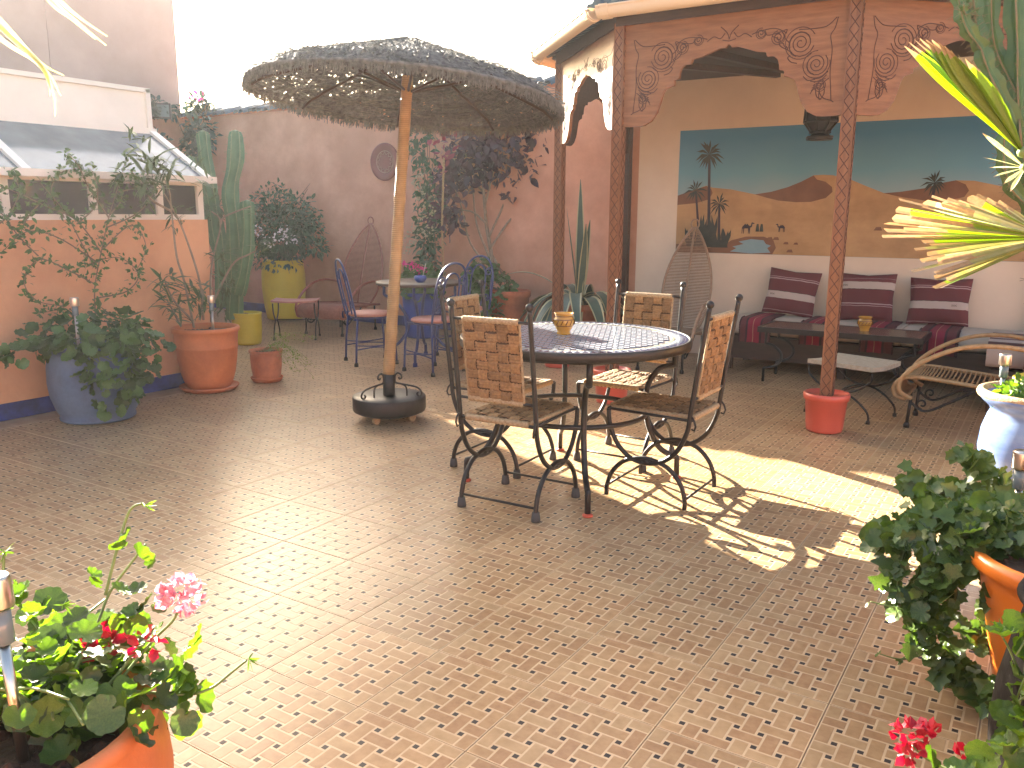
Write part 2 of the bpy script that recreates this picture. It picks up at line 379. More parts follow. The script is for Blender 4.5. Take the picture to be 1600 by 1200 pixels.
# ------------------------------------------------------------------ mesh builder
class MB:
    def __init__(s):
        s.v, s.f, s.m, s.s = [], [], [], []
    def add(s, vs, fs, mi=0, smooth=False):
        b = len(s.v)
        s.v.extend([tuple(v) for v in vs])
        for f in fs:
            s.f.append(tuple(i + b for i in f))
            s.m.append(mi)
            s.s.append(smooth)
    def box(s, cx, cy, cz, sx, sy, sz, rz=0.0, mi=0, mtx=None):
        vs = []
        for dz in (-.5, .5):
            for dy in (-.5, .5):
                for dx in (-.5, .5):
                    vs.append(Vector((dx * sx, dy * sy, dz * sz)))
        m = mtx if mtx is not None else Matrix.Translation((cx, cy, cz)) @ Matrix.Rotation(rz, 4, 'Z')
        vs = [m @ v for v in vs]
        s.add(vs, [(0, 2, 3, 1), (4, 5, 7, 6), (0, 1, 5, 4), (2, 6, 7, 3), (0, 4, 6, 2), (1, 3, 7, 5)], mi)
    def bar(s, p0, p1, w, h, mi=0, up=(0, 0, 1)):
        p0, p1 = Vector(p0), Vector(p1)
        d = (p1 - p0)
        L = d.length
        d.normalize()
        u = Vector(up)
        x = d.cross(u)
        if x.length < 1e-4:
            x = d.cross(Vector((1, 0, 0)))
        x.normalize()
        z = x.cross(d)
        m = Matrix((x, d, z)).transposed().to_4x4()
        m.translation = (p0 + p1) / 2
        s.box(0, 0, 0, w, L, h, mi=mi, mtx=m)
    def tube(s, pts, r, n=8, mi=0, closed=False, caps=True, flat=1.0):
        pts = [Vector(p) for p in pts]
        N = len(pts)
        rs = r if isinstance(r, (list, tuple)) else [r] * N
        tang = []
        for i in range(N):
            if closed:
                t = pts[(i + 1) % N] - pts[i - 1]
            else:
                t = pts[min(i + 1, N - 1)] - pts[max(i - 1, 0)]
            if t.length < 1e-9:
                t = Vector((0, 0, 1))
            tang.append(t.normalized())
        t0 = tang[0]
        ref = Vector((0, 0, 1)) if abs(t0.z) < 0.9 else Vector((1, 0, 0))
        u = t0.cross(ref).normalized()
        vs, fs = [], []
        for i in range(N):
            t = tang[i]
            u = (u - t * u.dot(t))
            if u.length < 1e-6:
                u = t.cross(Vector((0.3, 0.5, 0.8)))
            u.normalize()
            w = t.cross(u)
            for k in range(n):
                a = 2 * PI * k / n
                vs.append(pts[i] + u * (math.cos(a) * rs[i]) + w * (math.sin(a) * rs[i] * flat))
        R_ = N if closed else N - 1
        for i in range(R_):
            j = (i + 1) % N
            for k in range(n):
                k2 = (k + 1) % n
                fs.append((i * n + k, i * n + k2, j * n + k2, j * n + k))
        s.add(vs, fs, mi, True)
        if caps and not closed:
            b = len(s.v) - len(vs)
            s.f.append(tuple(b + k for k in range(n - 1, -1, -1)))
            s.m.append(mi); s.s.append(False)
            s.f.append(tuple(b + (N - 1) * n + k for k in range(n)))
            s.m.append(mi); s.s.append(False)
    def lathe(s, prof, n=32, mi=0, c=(0, 0, 0), smooth=True, wob=0.0):
        vs, fs = [], []
        P = len(prof)
        for i, (r, z) in enumerate(prof):
            for k in range(n):
                a = 2 * PI * k / n
                rr = r * (1 + wob * math.sin(3 * a + 1.3) + wob * 0.6 * math.sin(2 * a + z * 9))
                vs.append((c[0] + rr * math.cos(a), c[1] + rr * math.sin(a), c[2] + z))
        for i in range(P - 1):
            for k in range(n):
                k2 = (k + 1) % n
                fs.append((i * n + k, i * n + k2, (i + 1) * n + k2, (i + 1) * n + k))
        s.add(vs, fs, mi, smooth)
    def disc(s, r, z, n=32, mi=0, c=(0, 0), wob=0.0):
        vs = [(c[0], c[1], z)]
        for k in range(n):
            a = 2 * PI * k / n
            vs.append((c[0] + r * math.cos(a), c[1] + r * math.sin(a), z + random.uniform(-wob, wob)))
        s.add(vs, [(0, 1 + k, 1 + (k + 1) % n) for k in range(n)], mi, True)
    def sphere(s, c, r, n=10, mi=0, sc=(1, 1, 1)):
        prof = []
        for i in range(n // 2 + 1):
            a = -PI / 2 + PI * i / (n // 2)
            prof.append((max(1e-4, r * math.cos(a)), r * math.sin(a)))
        b = len(s.v)
        s.lathe(prof, n, mi)
        for i in range(b, len(s.v)):
            v = s.v[i]
            s.v[i] = (c[0] + v[0] * sc[0], c[1] + v[1] * sc[1], c[2] + v[2] * sc[2])
    def extrude(s, prof, p0, p1, mi=0, up=(0, 0, 1), smooth=False, cap=True):
        """closed 2-D profile (side, up) swept from p0 to p1"""
        p0, p1 = Vector(p0), Vector(p1)
        d = (p1 - p0).normalized()
        x = d.cross(Vector(up)).normalized()
        z = x.cross(d)
        n = len(prof)
        vs = [p0 + x * a + z * b for a, b in prof] + [p1 + x * a + z * b for a, b in prof]
        fs = [(i, (i + 1) % n, n + (i + 1) % n, n + i) for i in range(n)]
        s.add(vs, fs, mi, smooth)
        if cap:
            s.add(vs, [tuple(range(n - 1, -1, -1)), tuple(range(n, 2 * n))], mi)
    def join(s, mesh_tpl, mtx, mi=0, smooth=True):
        vs, fs = mesh_tpl
        s.add([mtx @ Vector(v) for v in vs], fs, mi, smooth)
    def mesh(s, name, mats):
        me = bpy.data.meshes.new(name)
        me.from_pydata(s.v, [], s.f)
        if not isinstance(mats, (list, tuple)):
            mats = [mats]
        for m in mats:
            me.materials.append(m)
        me.polygons.foreach_set('material_index', s.m)
        me.polygons.foreach_set('use_smooth', s.s)
        me.update()
        return me
    def build(s, name, mats, parent=None, loc=None, rot=None):
        return link(name, s.mesh(name, mats), parent, loc, rot)

def link(name, data, parent=None, loc=None, rot=None, mtx=None):
    o = bpy.data.objects.new(name, data)
    COL.objects.link(o)
    if parent is not None:
        o.parent = parent
    if mtx is not None:
        o.matrix_basis = mtx
    if loc is not None:
        o.location = loc
    if rot is not None:
        o.rotation_euler = rot
    return o

def tag(o, label, cat, group=None):
    o['label'] = label
    o['category'] = cat
    if group:
        o['group'] = group
    return o
def thing(name, label, cat, loc=(0, 0, 0), rz=0.0, group=None):
    o = link(name, None, None, loc, (0, 0, rz))
    o.empty_display_size = 0.1
    return tag(o, label, cat, group)
def structure(o):
    o['kind'] = 'structure'
    return o
def stuff(o):
    o['kind'] = 'stuff'
    return o
def copy_tree(o, parent=None):
    c = o.copy()
    COL.objects.link(c)
    c.parent = parent
    for ch in o.children:
        copy_tree(ch, c)
    return c

def crv(pts, k=6, closed=False):
    """Catmull-Rom through pts"""
    P = [Vector(p) for p in pts]
    n = len(P)
    out = []
    rng = n if closed else n - 1
    for i in range(rng):
        if closed:
            a, b, c, d = P[i - 1], P[i], P[(i + 1) % n], P[(i + 2) % n]
        else:
            a, b, c, d = P[max(i - 1, 0)], P[i], P[i + 1], P[min(i + 2, n - 1)]
        for j in range(k):
            t = j / k
            out.append(0.5 * ((2 * b) + (c - a) * t + (2 * a - 5 * b + 4 * c - d) * t * t + (3 * b - a - 3 * c + d) * t ** 3))
    if not closed:
        out.append(P[-1])
    return out
def spiral(c, r0, turns, u, v, start=0.0, n=26, rend=0.12, sgn=1):
    c, u, v = Vector(c), Vector(u), Vector(v)
    out = []
    for i in range(n + 1):
        t = i / n
        a = start + sgn * 2 * PI * turns * t
        r = r0 * (1 - t) + r0 * rend * t
        out.append(c + u * (r * math.cos(a)) + v * (r * math.sin(a)))
    return out
def rnd(a, b):
    return random.uniform(a, b)

# ------------------------------------------------------------------ leaf templates: leaf lies in xy, base at origin, tip towards +y, length 1
def leaf_round(lobes=5, cup=0.16, n=32, jag=0.035):
    vs = [(0, 0.38, -cup * 0.6)]
    fs = []
    for ring, rr in ((0, 0.55), (1, 1.0)):
        for k in range(n):
            a = 2 * PI * k / n + PI / 2
            r = 0.5 * (1 + ring * (jag * math.cos(lobes * 2 * (a + PI / 2)) + .08 * abs(math.cos(lobes * .5 * (a + PI / 2))))) * rr
            if ring:
                dk = abs(k - n // 2)
                r *= (0.4, .78, .97)[dk] if dk < 3 else 1
            x, y = r * math.cos(a) * 1.06, r * math.sin(a)
            z = cup * ((x * x + y * y) * 2 - 0.3) + 0.05 * ring * math.sin(lobes * 2 * a)
            vs.append((x, y + 0.42, z))
    for k in range(n):
        k2 = (k + 1) % n
        fs.append((0, 1 + k, 1 + k2))
        fs.append((1 + k, 1 + n + k, 1 + n + k2, 1 + k2))
    return vs, fs
def leaf_lobed():
    prof = [(0, 0.02), (0.22, -0.10), (0.46, 0.06), (0.36, 0.26), (0.56, 0.46), (0.34, 0.55), (0.24, 0.66), (0.13, 0.86), (0, 1.0)]
    vs = [(0, 0.30, -0.05)]
    pts = [(x, y, 0.10 * abs(x) * 2 - 0.10 * (y - 0.4) ** 2) for x, y in prof]
    pts += [(-x, y, z) for x, y, z in reversed(pts[1:-1])]
    vs += pts
    n = len(pts)
    return vs, [(0, 1 + k, 1 + (k + 1) % n) for k in range(n)]
def leaf_strip(w=0.25, segs=5, bend=0.2, fold=0.15, peak=0.45):
    vs, fs = [], []
    for i in range(segs + 1):
        t = i / segs
        if t < peak:
            ww = w * math.sin(PI / 2 * (t / peak)) ** 0.8
        else:
            ww = w * math.cos(PI / 2 * ((t - peak) / (1 - peak))) ** 0.9
        ww = max(ww, 0.004)
        z = -bend * t * t
        vs += [(-ww / 2, t, z + fold * ww), (0, t, z), (ww / 2, t, z + fold * ww)]
    for i in range(segs):
        b = i * 3
        fs += [(b, b + 1, b + 4, b + 3), (b + 1, b + 2, b + 5, b + 4)]
    return vs, fs
LEAF_ROUND = leaf_round()
LEAF_ROUND2 = leaf_round(lobes=4, cup=0.32, jag=0.05)
LEAF_LOBE = leaf_lobed()
LEAF_LANCE = leaf_strip(0.16, 5, 0.18)
LEAF_OVAL = leaf_strip(0.5, 4, 0.15, 0.2)
LEAF_SIMPLE = leaf_strip(0.55, 2, 0.1, 0.2)
PETAL = leaf_strip(0.75, 3, 0.25, 0.15, 0.62)

def tpl_mesh(name, tpl, m, smooth=True):
    mb = MB()
    mb.add(tpl[0], tpl[1], 0, smooth)
    return mb.mesh(name, m)

def orient(p, d, nrm, size, roll=0.0):
    """leaf matrix: base at p, pointing along d, face towards nrm"""
    y = Vector(d).normalized()
    z = Vector(nrm)
    z = z - y * z.dot(y)
    if z.length < 1e-4:
        z = y.orthogonal()
    z.normalize()
    x = y.cross(z)
    m = Matrix((x, y, z)).transposed().to_4x4()
    m = m @ Matrix.Rotation(roll, 4, 'Y') @ Matrix.Diagonal((size, size, size, 1))
    m.translation = Vector(p)
    return m
def rvec():
    while True:
        v = Vector((rnd(-1, 1), rnd(-1, 1), rnd(-1, 1)))
        if 0.05 < v.length < 1:
            return v.normalized()

def leaves_as_parts(root, name, tpls, mats, places, cap=290):
    """places = matrices in root space, nearest the camera first become single leaves; the others one joined part"""
    mw = root.matrix_basis
    places = sorted(places, key=lambda m: ((mw @ m.translation) - CAM_LOC).length)
    meshes = [tpl_mesh(name, t, m) for t in tpls for m in mats]
    for i, m in enumerate(places[:cap]):
        link(name, random.choice(meshes), root, mtx=m)
    if len(places) > cap:
        mb = MB()
        for m in places[cap:]:
            mb.join(random.choice(tpls), m, random.randrange(len(mats)))
        stuff(mb.build('foliage', mats, root))
def leaves_joined(root, name, tpls, mats, places, kind=True):
    mb = MB()
    for m in places:
        mb.join(random.choice(tpls), m, random.randrange(len(mats)))
    o = mb.build(name, mats, root)
    if kind:
        stuff(o)
    return o
def shell_leaves(blobs, size, out=0.8, inner=0.72, up=0.3, jitter=0.5):
    """matrices of leaves in and near the surface of ellipsoids [(centre, radii, count)]"""
    res = []
    for c, rad, cnt in blobs:
        for _ in range(cnt):
            v = rvec()
            k = rnd(inner, 1.05)
            p = Vector(c) + Vector((v.x * rad[0], v.y * rad[1], v.z * rad[2])) * k
            d = (v * out + rvec() * jitter + Vector((0, 0, -0.35)))
            nr = v + Vector((0, 0, up)) + rvec() * jitter
            res.append(orient(p, d, nr, size * rnd(0.6, 1.25)))
    return res

# ------------------------------------------------------------------ the ground and the tiled floor
mb = MB()
mb.add([(-400, -400, -6.2), (400, -400, -6.2), (400, 400, -6.2), (-400, 400, -6.2)], [(0, 1, 2, 3)])
structure(mb.build('ground', M['building']))

floor = link('floor', None)
structure(floor)
mb = MB()
mb.box(-3.5, 2.1, -0.156, 16.9, 12.4, 0.3)
mb.build('slab', M['joint'], floor)
A_ = 0.0649
T_ = A_ * 5.658
G_ = A_ * 0.09
def tile_builder():
    mb = MB()
    h = T_ / 2 - 0.0016
    mb.add([(-h, -h, -0.0006), (h, -h, -0.0006), (h, h, -0.0006), (-h, h, -0.0006),
            (-h, -h, -0.006), (h, -h, -0.006), (h, h, -0.006), (-h, h, -0.006)],
           [(0, 1, 2, 3), (0, 4, 5, 1), (1, 5, 6, 2), (2, 6, 7, 3), (3, 7, 4, 0)], 4)
    def piece(x0, x1, y0, y1, mi):
        lim = h - 0.0035
        x0, x1, y0, y1 = max(x0, -lim), min(x1, lim), max(y0, -lim), min(y1, lim)
        if x1 - x0 < 0.004 or y1 - y0 < 0.004:
            return
        b = 0.0012
        mb.add([(x0, y0, -0.0005), (x1, y0, -0.0005), (x1, y1, -0.0005), (x0, y1, -0.0005),
                (x0 + b, y0 + b, 0), (x1 - b, y0 + b, 0), (x1 - b, y1 - b, 0), (x0 + b, y1 - b, 0)],
               [(4, 5, 6, 7), (0, 1, 5, 4), (1, 2, 6, 5), (2, 3, 7, 6), (3, 0, 4, 7)], mi)
    dl = 0.36 * A_
    L, W = A_ + dl - G_, A_ - dl - G_
    rr = random.Random(3)
    for i in range(6):
        for j in range(6):
            cx, cy = (i - 2.5) * A_, (j - 2.5) * A_
            lx, ly = (L, W) if (i + j) % 2 == 0 else (W, L)
            piece(cx - lx / 2, cx + lx / 2, cy - ly / 2, cy + ly / 2, rr.choice((0, 0, 1, 1, 2)))
    hd = (dl - G_ * 0.9) / 2
    hd = 0.0077
    for i in range(5):
        for j in range(5):
            cx, cy = (i - 2) * A_, (j - 2) * A_
            piece(cx - hd, cx + hd, cy - hd, cy + hd, 3)
    return mb
tmb = tile_builder()
FLM = [M['brick_a'], M['brick_b'], M['brick_c'], M['dot'], M['grout']]
tme = tmb.mesh('floor_tile', FLM)
OX = -0.532 * 1.35 + 2 * A_
OY = 2.2081 * 1.35 - 2 * A_
tiles = []
for k in range(-36, 14):
    for t in range(-18, 13):
        x, y = OX + k * T_, OY - t * T_
        if y > 7.95 or x > 4.4 or y < -3.6 or (x < -5.7 and y < 4.5) or x < -10.75:
            continue
        d = Vector((x, y, 0)) - CAM_LOC
        zc = d.dot(FWD)
        vis = zc > 0.3 and abs(d.dot(RGT) / zc) < 0.66 and abs(d.dot(UPV) / zc) < 0.52
        tiles.append((0 if vis else 1, d.length, x, y))
tiles.sort()
for i, (v, d, x, y) in enumerate(tiles[:298]):
    link('floor_tile', tme, floor, loc=(x, y, rnd(-0.0003, 0.0003)))
mb = MB()
for v, d, x, y in tiles[298:]:
    if v == 0:
        b = len(mb.v)
        mb.v.extend([(p[0] + x, p[1] + y, p[2]) for p in tmb.v])
        mb.f.extend([tuple(q + b for q in f) for f in tmb.f])
        mb.m.extend(tmb.m)
        mb.s.extend(tmb.s)
    else:
        h = T_ / 2 - 0.0016
        mb.add([(x - h, y - h, -0.001), (x + h, y - h, -0.001), (x + h, y + h, -0.001), (x - h, y + h, -0.001)], [(0, 1, 2, 3)], 0)
stuff(mb.build('far_floor_tiles', FLM, floor))

# ------------------------------------------------------------------ walls
WY = 8.0
bw = thing('terrace_wall', 'long pink plaster wall at the back with blue tile coping, a cream section and a painted desert', 'wall', (-6, WY, 0))
mb = MB()
mb.box(-0.4, 0.11, 1.33, 9.6, 0.22, 2.66)          # pink, x -10.8 .. -1.6 local centre
o = mb.build('plaster', M['pink'], bw)
mb = MB()
mb.box(6.75, 0.105, 1.33, 4.7, 0.21, 2.66)
mb.build('plaster', M['pink'], bw)
mb = MB()
mb.box(4.22, -0.004, 1.32, 3.68, 0.012, 2.64)
mb.build('cream_panel', M['cream'], bw)
mb = MB()
mb.box(-1.25, -0.008, 0.06, 7.1, 0.02, 0.12)
mb.build('skirting', M['blueband'], bw)
tl = MB()
vs, fs = [], []
N8 = 7
for e, (yy, zz, r) in enumerate(((-0.09, 2.665, 0.056), (0.21, 2.765, 0.056))):
    for k in range(N8):
        a = PI * k / (N8 - 1)
        vs.append((r * math.cos(a), yy, zz + r * math.sin(a)))
    for k in range(N8):
        a = PI * k / (N8 - 1)
        vs.append((r * .8 * math.cos(a), yy, zz + r * .8 * math.sin(a) - 0.002))
for k in range(N8 - 1):
    fs.append((k, k + 1, 2 * N8 + k + 1, 2 * N8 + k))
    fs.append((N8 + k + 1, N8 + k, 3 * N8 + k, 3 * N8 + k + 1))
    fs.append((k + 1, k, N8 + k, N8 + k + 1))
tl.add(vs, fs, 0, True)
ctile = tl.mesh('coping_tile', M['coping'])
for i in range(46):
    link('coping_tile', ctile, bw, loc=(-4.8 + 0.155 * i + rnd(-.006, .006), rnd(-.01, .01), rnd(-.006, .006)), rot=(0, rnd(-.04, .04), rnd(-.04, .04)))
mb = MB()
mb.box(-0.4, 0.09, 2.665, 9.4, 0.25, 0.02)
mb.box(-0.4, 0.2, 2.715, 9.4, 0.08, 0.09)
mb.build('coping_base', M['terra_dark'], bw)
# mural : flat paint, built as thin raised layers on the cream panel
YM = -0.011
def flat(name, pts, m, lay, parent=bw):
    mb = MB()
    P = [(x + 6, z) for x, z in pts]
    n = len(P)
    y0, y1 = YM - lay * 0.0012 - 0.0012, YM + 0.0006
    vs = [(x, y0, z) for x, z in P] + [(x, y1, z) for x, z in P]
    fs = [tuple(range(n))] + [(i, i + n, (i + 1) % n + n, (i + 1) % n) for i in range(n)]
    mb.add(vs, fs)
    return mb.build(name, m, parent)
mural = flat('mural', [(-3.196, 2.15), (0.02, 2.15), (0.02, 0.995), (-3.196, 0.995)], M['mur_sky'], 0)
HOR = [(-3.196, 1.54), (-3.056, 1.586), (-2.909, 1.631), (-2.846, 1.612), (-2.663, 1.593), (-2.437, 1.546), (-2.288, 1.567), (-2.134, 1.609), (-2.026, 1.652), (-1.917, 1.708), (-1.836, 1.711), (-1.751, 1.705), (-1.602, 1.666), (-1.475, 1.611), (-1.319, 1.547), (-1.192, 1.556), (-1.002, 1.584), (-0.893, 1.623), (-0.775, 1.645), (-0.639, 1.639), (-0.458, 1.597), (-0.283, 1.566), (0.02, 1.56)]
def mural_poly(pts, m, lay, name):
    o = flat(name, pts, m, lay, mural)
    return o
mural_poly(HOR + [(0.02, 0.997), (-3.195, 0.997)], M['mur_sand'], 1, 'painted_sand')
mural_poly([(-3.195, 1.54), (-3.056, 1.586), (-2.908, 1.628), (-2.860, 1.60), (-2.843, 1.561), (-2.877, 1.503), (-3.0, 1.468), (-3.195, 1.45)], M['mur_shade'], 2, 'painted_dune')
mural_poly([(-2.437, 1.546), (-2.288, 1.567), (-2.134, 1.609), (-2.026, 1.652), (-1.917, 1.707), (-1.887, 1.671), (-1.81, 1.65), (-1.752, 1.604), (-1.744, 1.561), (-1.8, 1.508), (-1.926, 1.475), (-2.057, 1.473), (-2.215, 1.488), (-2.331, 1.516)], M['mur_shade'], 2, 'painted_dune')
mural_poly([(-1.319, 1.547), (-1.192, 1.556), (-1.002, 1.584), (-0.893, 1.623), (-0.775, 1.645), (-0.699, 1.61), (-0.671, 1.561), (-0.699, 1.511), (-0.824, 1.478), (-0.993, 1.482), (-1.188, 1.514)], M['mur_shade'], 2, 'painted_dune')
mural_poly([(-2.707, 1.072), (-2.636, 1.12), (-2.495, 1.158), (-2.331, 1.16), (-2.237, 1.128), (-2.21, 1.06), (-2.241, 0.998), (-3.19, 0.998), (-3.19, 1.073), (-3.031, 1.076), (-2.853, 1.045)], M['mur_shade'], 2, 'painted_bank')
mural_poly([(-2.642, 1.015), (-2.584, 1.047), (-2.621, 1.062), (-2.515, 1.088), (-2.564, 1.11), (-2.446, 1.135), (-2.329, 1.126), (-2.304, 1.092), (-2.257, 1.078), (-2.29, 1.054), (-2.257, 1.014), (-2.438, 1.001)], M['mur_water'], 3, 'painted_pond')
def mural_palm(x0, z0, x1, z1, w, rad, nfr, seed):
    rr = random.Random(seed)
    mural_poly([(x0 - w, z0), (x0 + w, z0), (x1 + w * .7, z1), (x1 - w * .7, z1)], M['mur_trunk'], 3, 'painted_trunk')
    mb = MB()
    for k in range(nfr):
        a = 2 * PI * k / nfr + rr.uniform(-.15, .15)
        L = rad * rr.uniform(.75, 1.1)
        mid = (x1 + math.cos(a) * L * .55, z1 + math.sin(a) * L * .55 + .03 * rad)
        tip = (x1 + math.cos(a) * L, z1 + math.sin(a) * L - rad * .22 * abs(math.cos(a)))
        nx, nz = -math.sin(a) * rad * .075, math.cos(a) * rad * .075
        y = YM - 0.0062 - 0.00012 * k
        mb.add([(x1 + 6, y, z1), (mid[0] + nx + 6, y, mid[1] + nz), (tip[0] + 6, y, tip[1]), (mid[0] - nx + 6, y, mid[1] - nz)], [(0, 1, 2, 3)])
    mb.build('painted_palm_crown', M['mur_dark'], mural)
mural_palm(-2.862, 1.20, -2.895, 1.92, .016, .15, 22, 1)
mural_palm(-2.955, 1.12, -3.012, 1.585, .013, .12, 14, 2)
mural_palm(-2.76, 1.16, -2.772, 1.46, .013, .115, 13, 3)
mural_palm(-0.935, 1.52, -0.93, 1.63, .012, .11, 16, 4)
mb = MB()
rr = random.Random(5)
for k in range(26):
    x = rr.uniform(-3.06, -2.68)
    h = (0.30 if abs(x + 2.87) < .1 else 0.16) * rr.uniform(.6, 1)
    dx = rr.uniform(-.05, .05)
    y = YM - 0.0066 - 0.0001 * k
    mb.add([(x - .02 + 6, y, 1.05), (x + .02 + 6, y, 1.05), (x + dx + .016 + 6, y, 1.06 + h * .7), (x + dx * 1.4 + 6, y, 1.08 + h), (x + dx - .016 + 6, y, 1.06 + h * .7)], [(0, 1, 2, 3, 4)])
mb.build('painted_reeds', M['mur_dark'], mural)
CAMEL = [(-.5, -.5), (-.46, -.5), (-.43, -.05), (-.36, -.02), (-.36, -.5), (-.31, -.5), (-.27, -.02), (.1, -.02), (.12, -.5), (.16, -.5), (.19, -.05), (.24, -.5), (.29, -.5), (.28, .05), (.42, .12), (.5, .42), (.66, .40), (.66, .48), (.48, .55), (.40, .52), (.34, .25), (.24, .2), (.1, .3), (0, .42), (-.1, .3), (-.2, .42), (-.3, .3), (-.42, .2), (-.5, .02)]
for cx, cz, s, fl in ((-2.49, 1.235, .10, 1), (-2.175, 1.24, .072, -1)):
    mural_poly([(cx + x * s * fl, cz + z * s) for x, z in (CAMEL if fl == 1 else CAMEL[::-1])], M['mur_trunk'], 4, 'painted_camel')
for cx in (-2.392, -2.354):
    mural_poly([(cx - .017, 1.205), (cx + .017, 1.205), (cx + .012, 1.25), (cx + .008, 1.275), (cx - .008, 1.275), (cx - .013, 1.25)], M['mur_dark'], 4, 'painted_walker')
for cx, cz, s in ((-2.272, 1.139, .03), (-2.215, 1.14, .03), (-2.121, 1.101, .025), (-2.032, 1.099, .022), (-2.083, 1.03, .03), (-1.34, 1.24, .035)):
    mural_poly([(cx - s, cz - s * .3), (cx + s, cz - s * .3), (cx + s * .6, cz + s * .6), (cx - s * .5, cz + s * .5)], M['mur_shade'], 4, 'painted_rock')

# left low wall with the glazed lean-to behind it
lw = thing('low_wall', 'low peach plaster wall on the left with a blue skirting under the glazed lean-to', 'wall', (-5.75, 0, 0))
mb = MB()
mb.box(-0.14, 0.86, 0.65, 0.28, 7.2, 1.30)
mb.build('plaster', M['peach'], lw)
mb = MB()
mb.box(0.006, 0.86, 0.055, 0.02, 7.2, 0.11)
mb.build('skirting', M['blueband'], lw)

gh = thing('glazed_lean_to', 'white framed glazed lean-to with sloping panes and a white fascia above the low wall', 'conservatory', (-5.80, 0, 1.30))
mb = MB()
ys = [4.44, 4.08, 3.55, 2.95, 2.0, 1.0, 0.0, -1.0, -2.0]
for y in ys:
    mb.box(0.02, y - .03, 0.155, 0.05, 0.05, 0.31)
mb.box(0.02, 1.19, 0.02, 0.06, 6.44, 0.04)
mb.box(0.02, 1.19, 0.285, 0.06, 6.44, 0.05)
mb.box(0.0, 4.10, 0.16, 0.03, 0.06, 0.3)
mb.build('window_frame', M['white'], gh)
for i in range(len(ys) - 1):
    y1, y0 = ys[i] - .06, ys[i + 1]
    m2 = MB()
    m2.box(0.01, (y0 + y1) / 2, 0.15, 0.012, y1 - y0 + .01, 0.23)
    m2.build('window_pane', M['windowpane'], gh)
mb = MB()
def rail(y, w=0.06):
    mb.bar((0.10, y, 0.30), (-0.62, y, 0.71), w, 0.05)
for y in (4.46, 3.05, 1.65, 0.25, -1.2):
    rail(y)
mb.bar((0.11, -2.0, 0.305), (0.11, 4.5, 0.305), 0.07, 0.05)
mb.bar((-0.60, -2.0, 0.70), (-0.60, 4.5, 0.70), 0.06, 0.06)
mb.build('roof_frame', M['white'], gh)
for y1, y0 in ((4.43, 3.08), (3.02, 1.68), (1.62, 0.28), (0.22, -1.17)):
    m2 = MB()
    m2.add([(0.08, y0, 0.315), (0.08, y1, 0.315), (-0.60, y1, 0.70), (-0.60, y0, 0.70),
            (0.08, y0, 0.305), (0.08, y1, 0.305), (-0.60, y1, 0.69), (-0.60, y0, 0.69)],
           [(0, 1, 2, 3), (7, 6, 5, 4), (0, 4, 5, 1), (1, 5, 6, 2), (2, 6, 7, 3), (3, 7, 4, 0)])
    m2.build('roof_pane', M['glass'], gh)
mb = MB()
mb.box(-0.66, 1.19, 0.87, 0.06, 6.55, 0.34)
mb.box(-0.645, 1.19, 1.03, 0.075, 6.6, 0.035)
mb.box(-0.645, 1.19, 0.715, 0.075, 6.6, 0.03)
mb.box(-0.645, 4.47, 0.87, 0.075, 0.04, 0.34)
mb.build('fascia', M['white'], gh)
mb = MB()
mb.box(-2.6, 1.19, 0.99, 3.85, 6.5, 0.06)
mb.build('flat_roof', M['white'], gh)
mb = MB()   # gable end and the room behind
mb.add([(0.0, 4.42, 0.0), (0.0, 4.42, 0.30), (-0.63, 4.42, 0.69), (-0.63, 4.42, 0.0)], [(0, 1, 2, 3)])
mb.build('gable_pane', M['glass'], gh)
mb = MB()
mb.box(-2.6, 4.38, -0.15, 3.9, 0.1, 2.2)
mb.build('end_wall', M['peach'], gh)

# neighbouring building : the tall part and a lower part
nb = thing('neighbour_building', 'tall plain pinkish building beyond the left end of the back wall', 'building', (-10.8, 6.2, -6.2))
mb = MB()
mb.box(-2.2, 0.92, 5.28, 4.4, 1.84, 10.56)
mb.build('wall', M['building'], nb)
mb = MB()
mb.box(-2.2, 0.92, 10.59, 4.44, 1.88, 0.06)
mb.build('parapet', M['building'], nb)
nb2 = thing('lower_building', 'lower pinkish building joined to the left of the tall one, behind the lean-to', 'building', (-10.8, 0, -6.2))
mb = MB()
mb.box(-2.2, 1.6, 5.14, 4.4, 9.19, 10.28)
mb.build('wall', M['building'], nb2)

mb = MB()
mb.box(-10.74, 6.2, 1.35, 0.10, 3.6, 2.70)
tag(mb.build('side_wall', M['pink']), 'short pink side wall with creeper along its top, below the tall building', 'wall')
# parapets behind and to the right of the photographer
for nm, lab, bx in (('parapet_wall', 'pink parapet wall on the right side of the terrace', (4.6, 2.2, 0.75, 0.2, 12, 1.5)),
                    ('parapet_wall', 'pink parapet wall behind the place of the photographer', (-3.2, -3.9, 0.75, 15.4, 0.2, 1.5))):
    mb = MB()
    mb.box(*bx)
    tag(mb.build(nm, M['pink']), lab, 'wall')

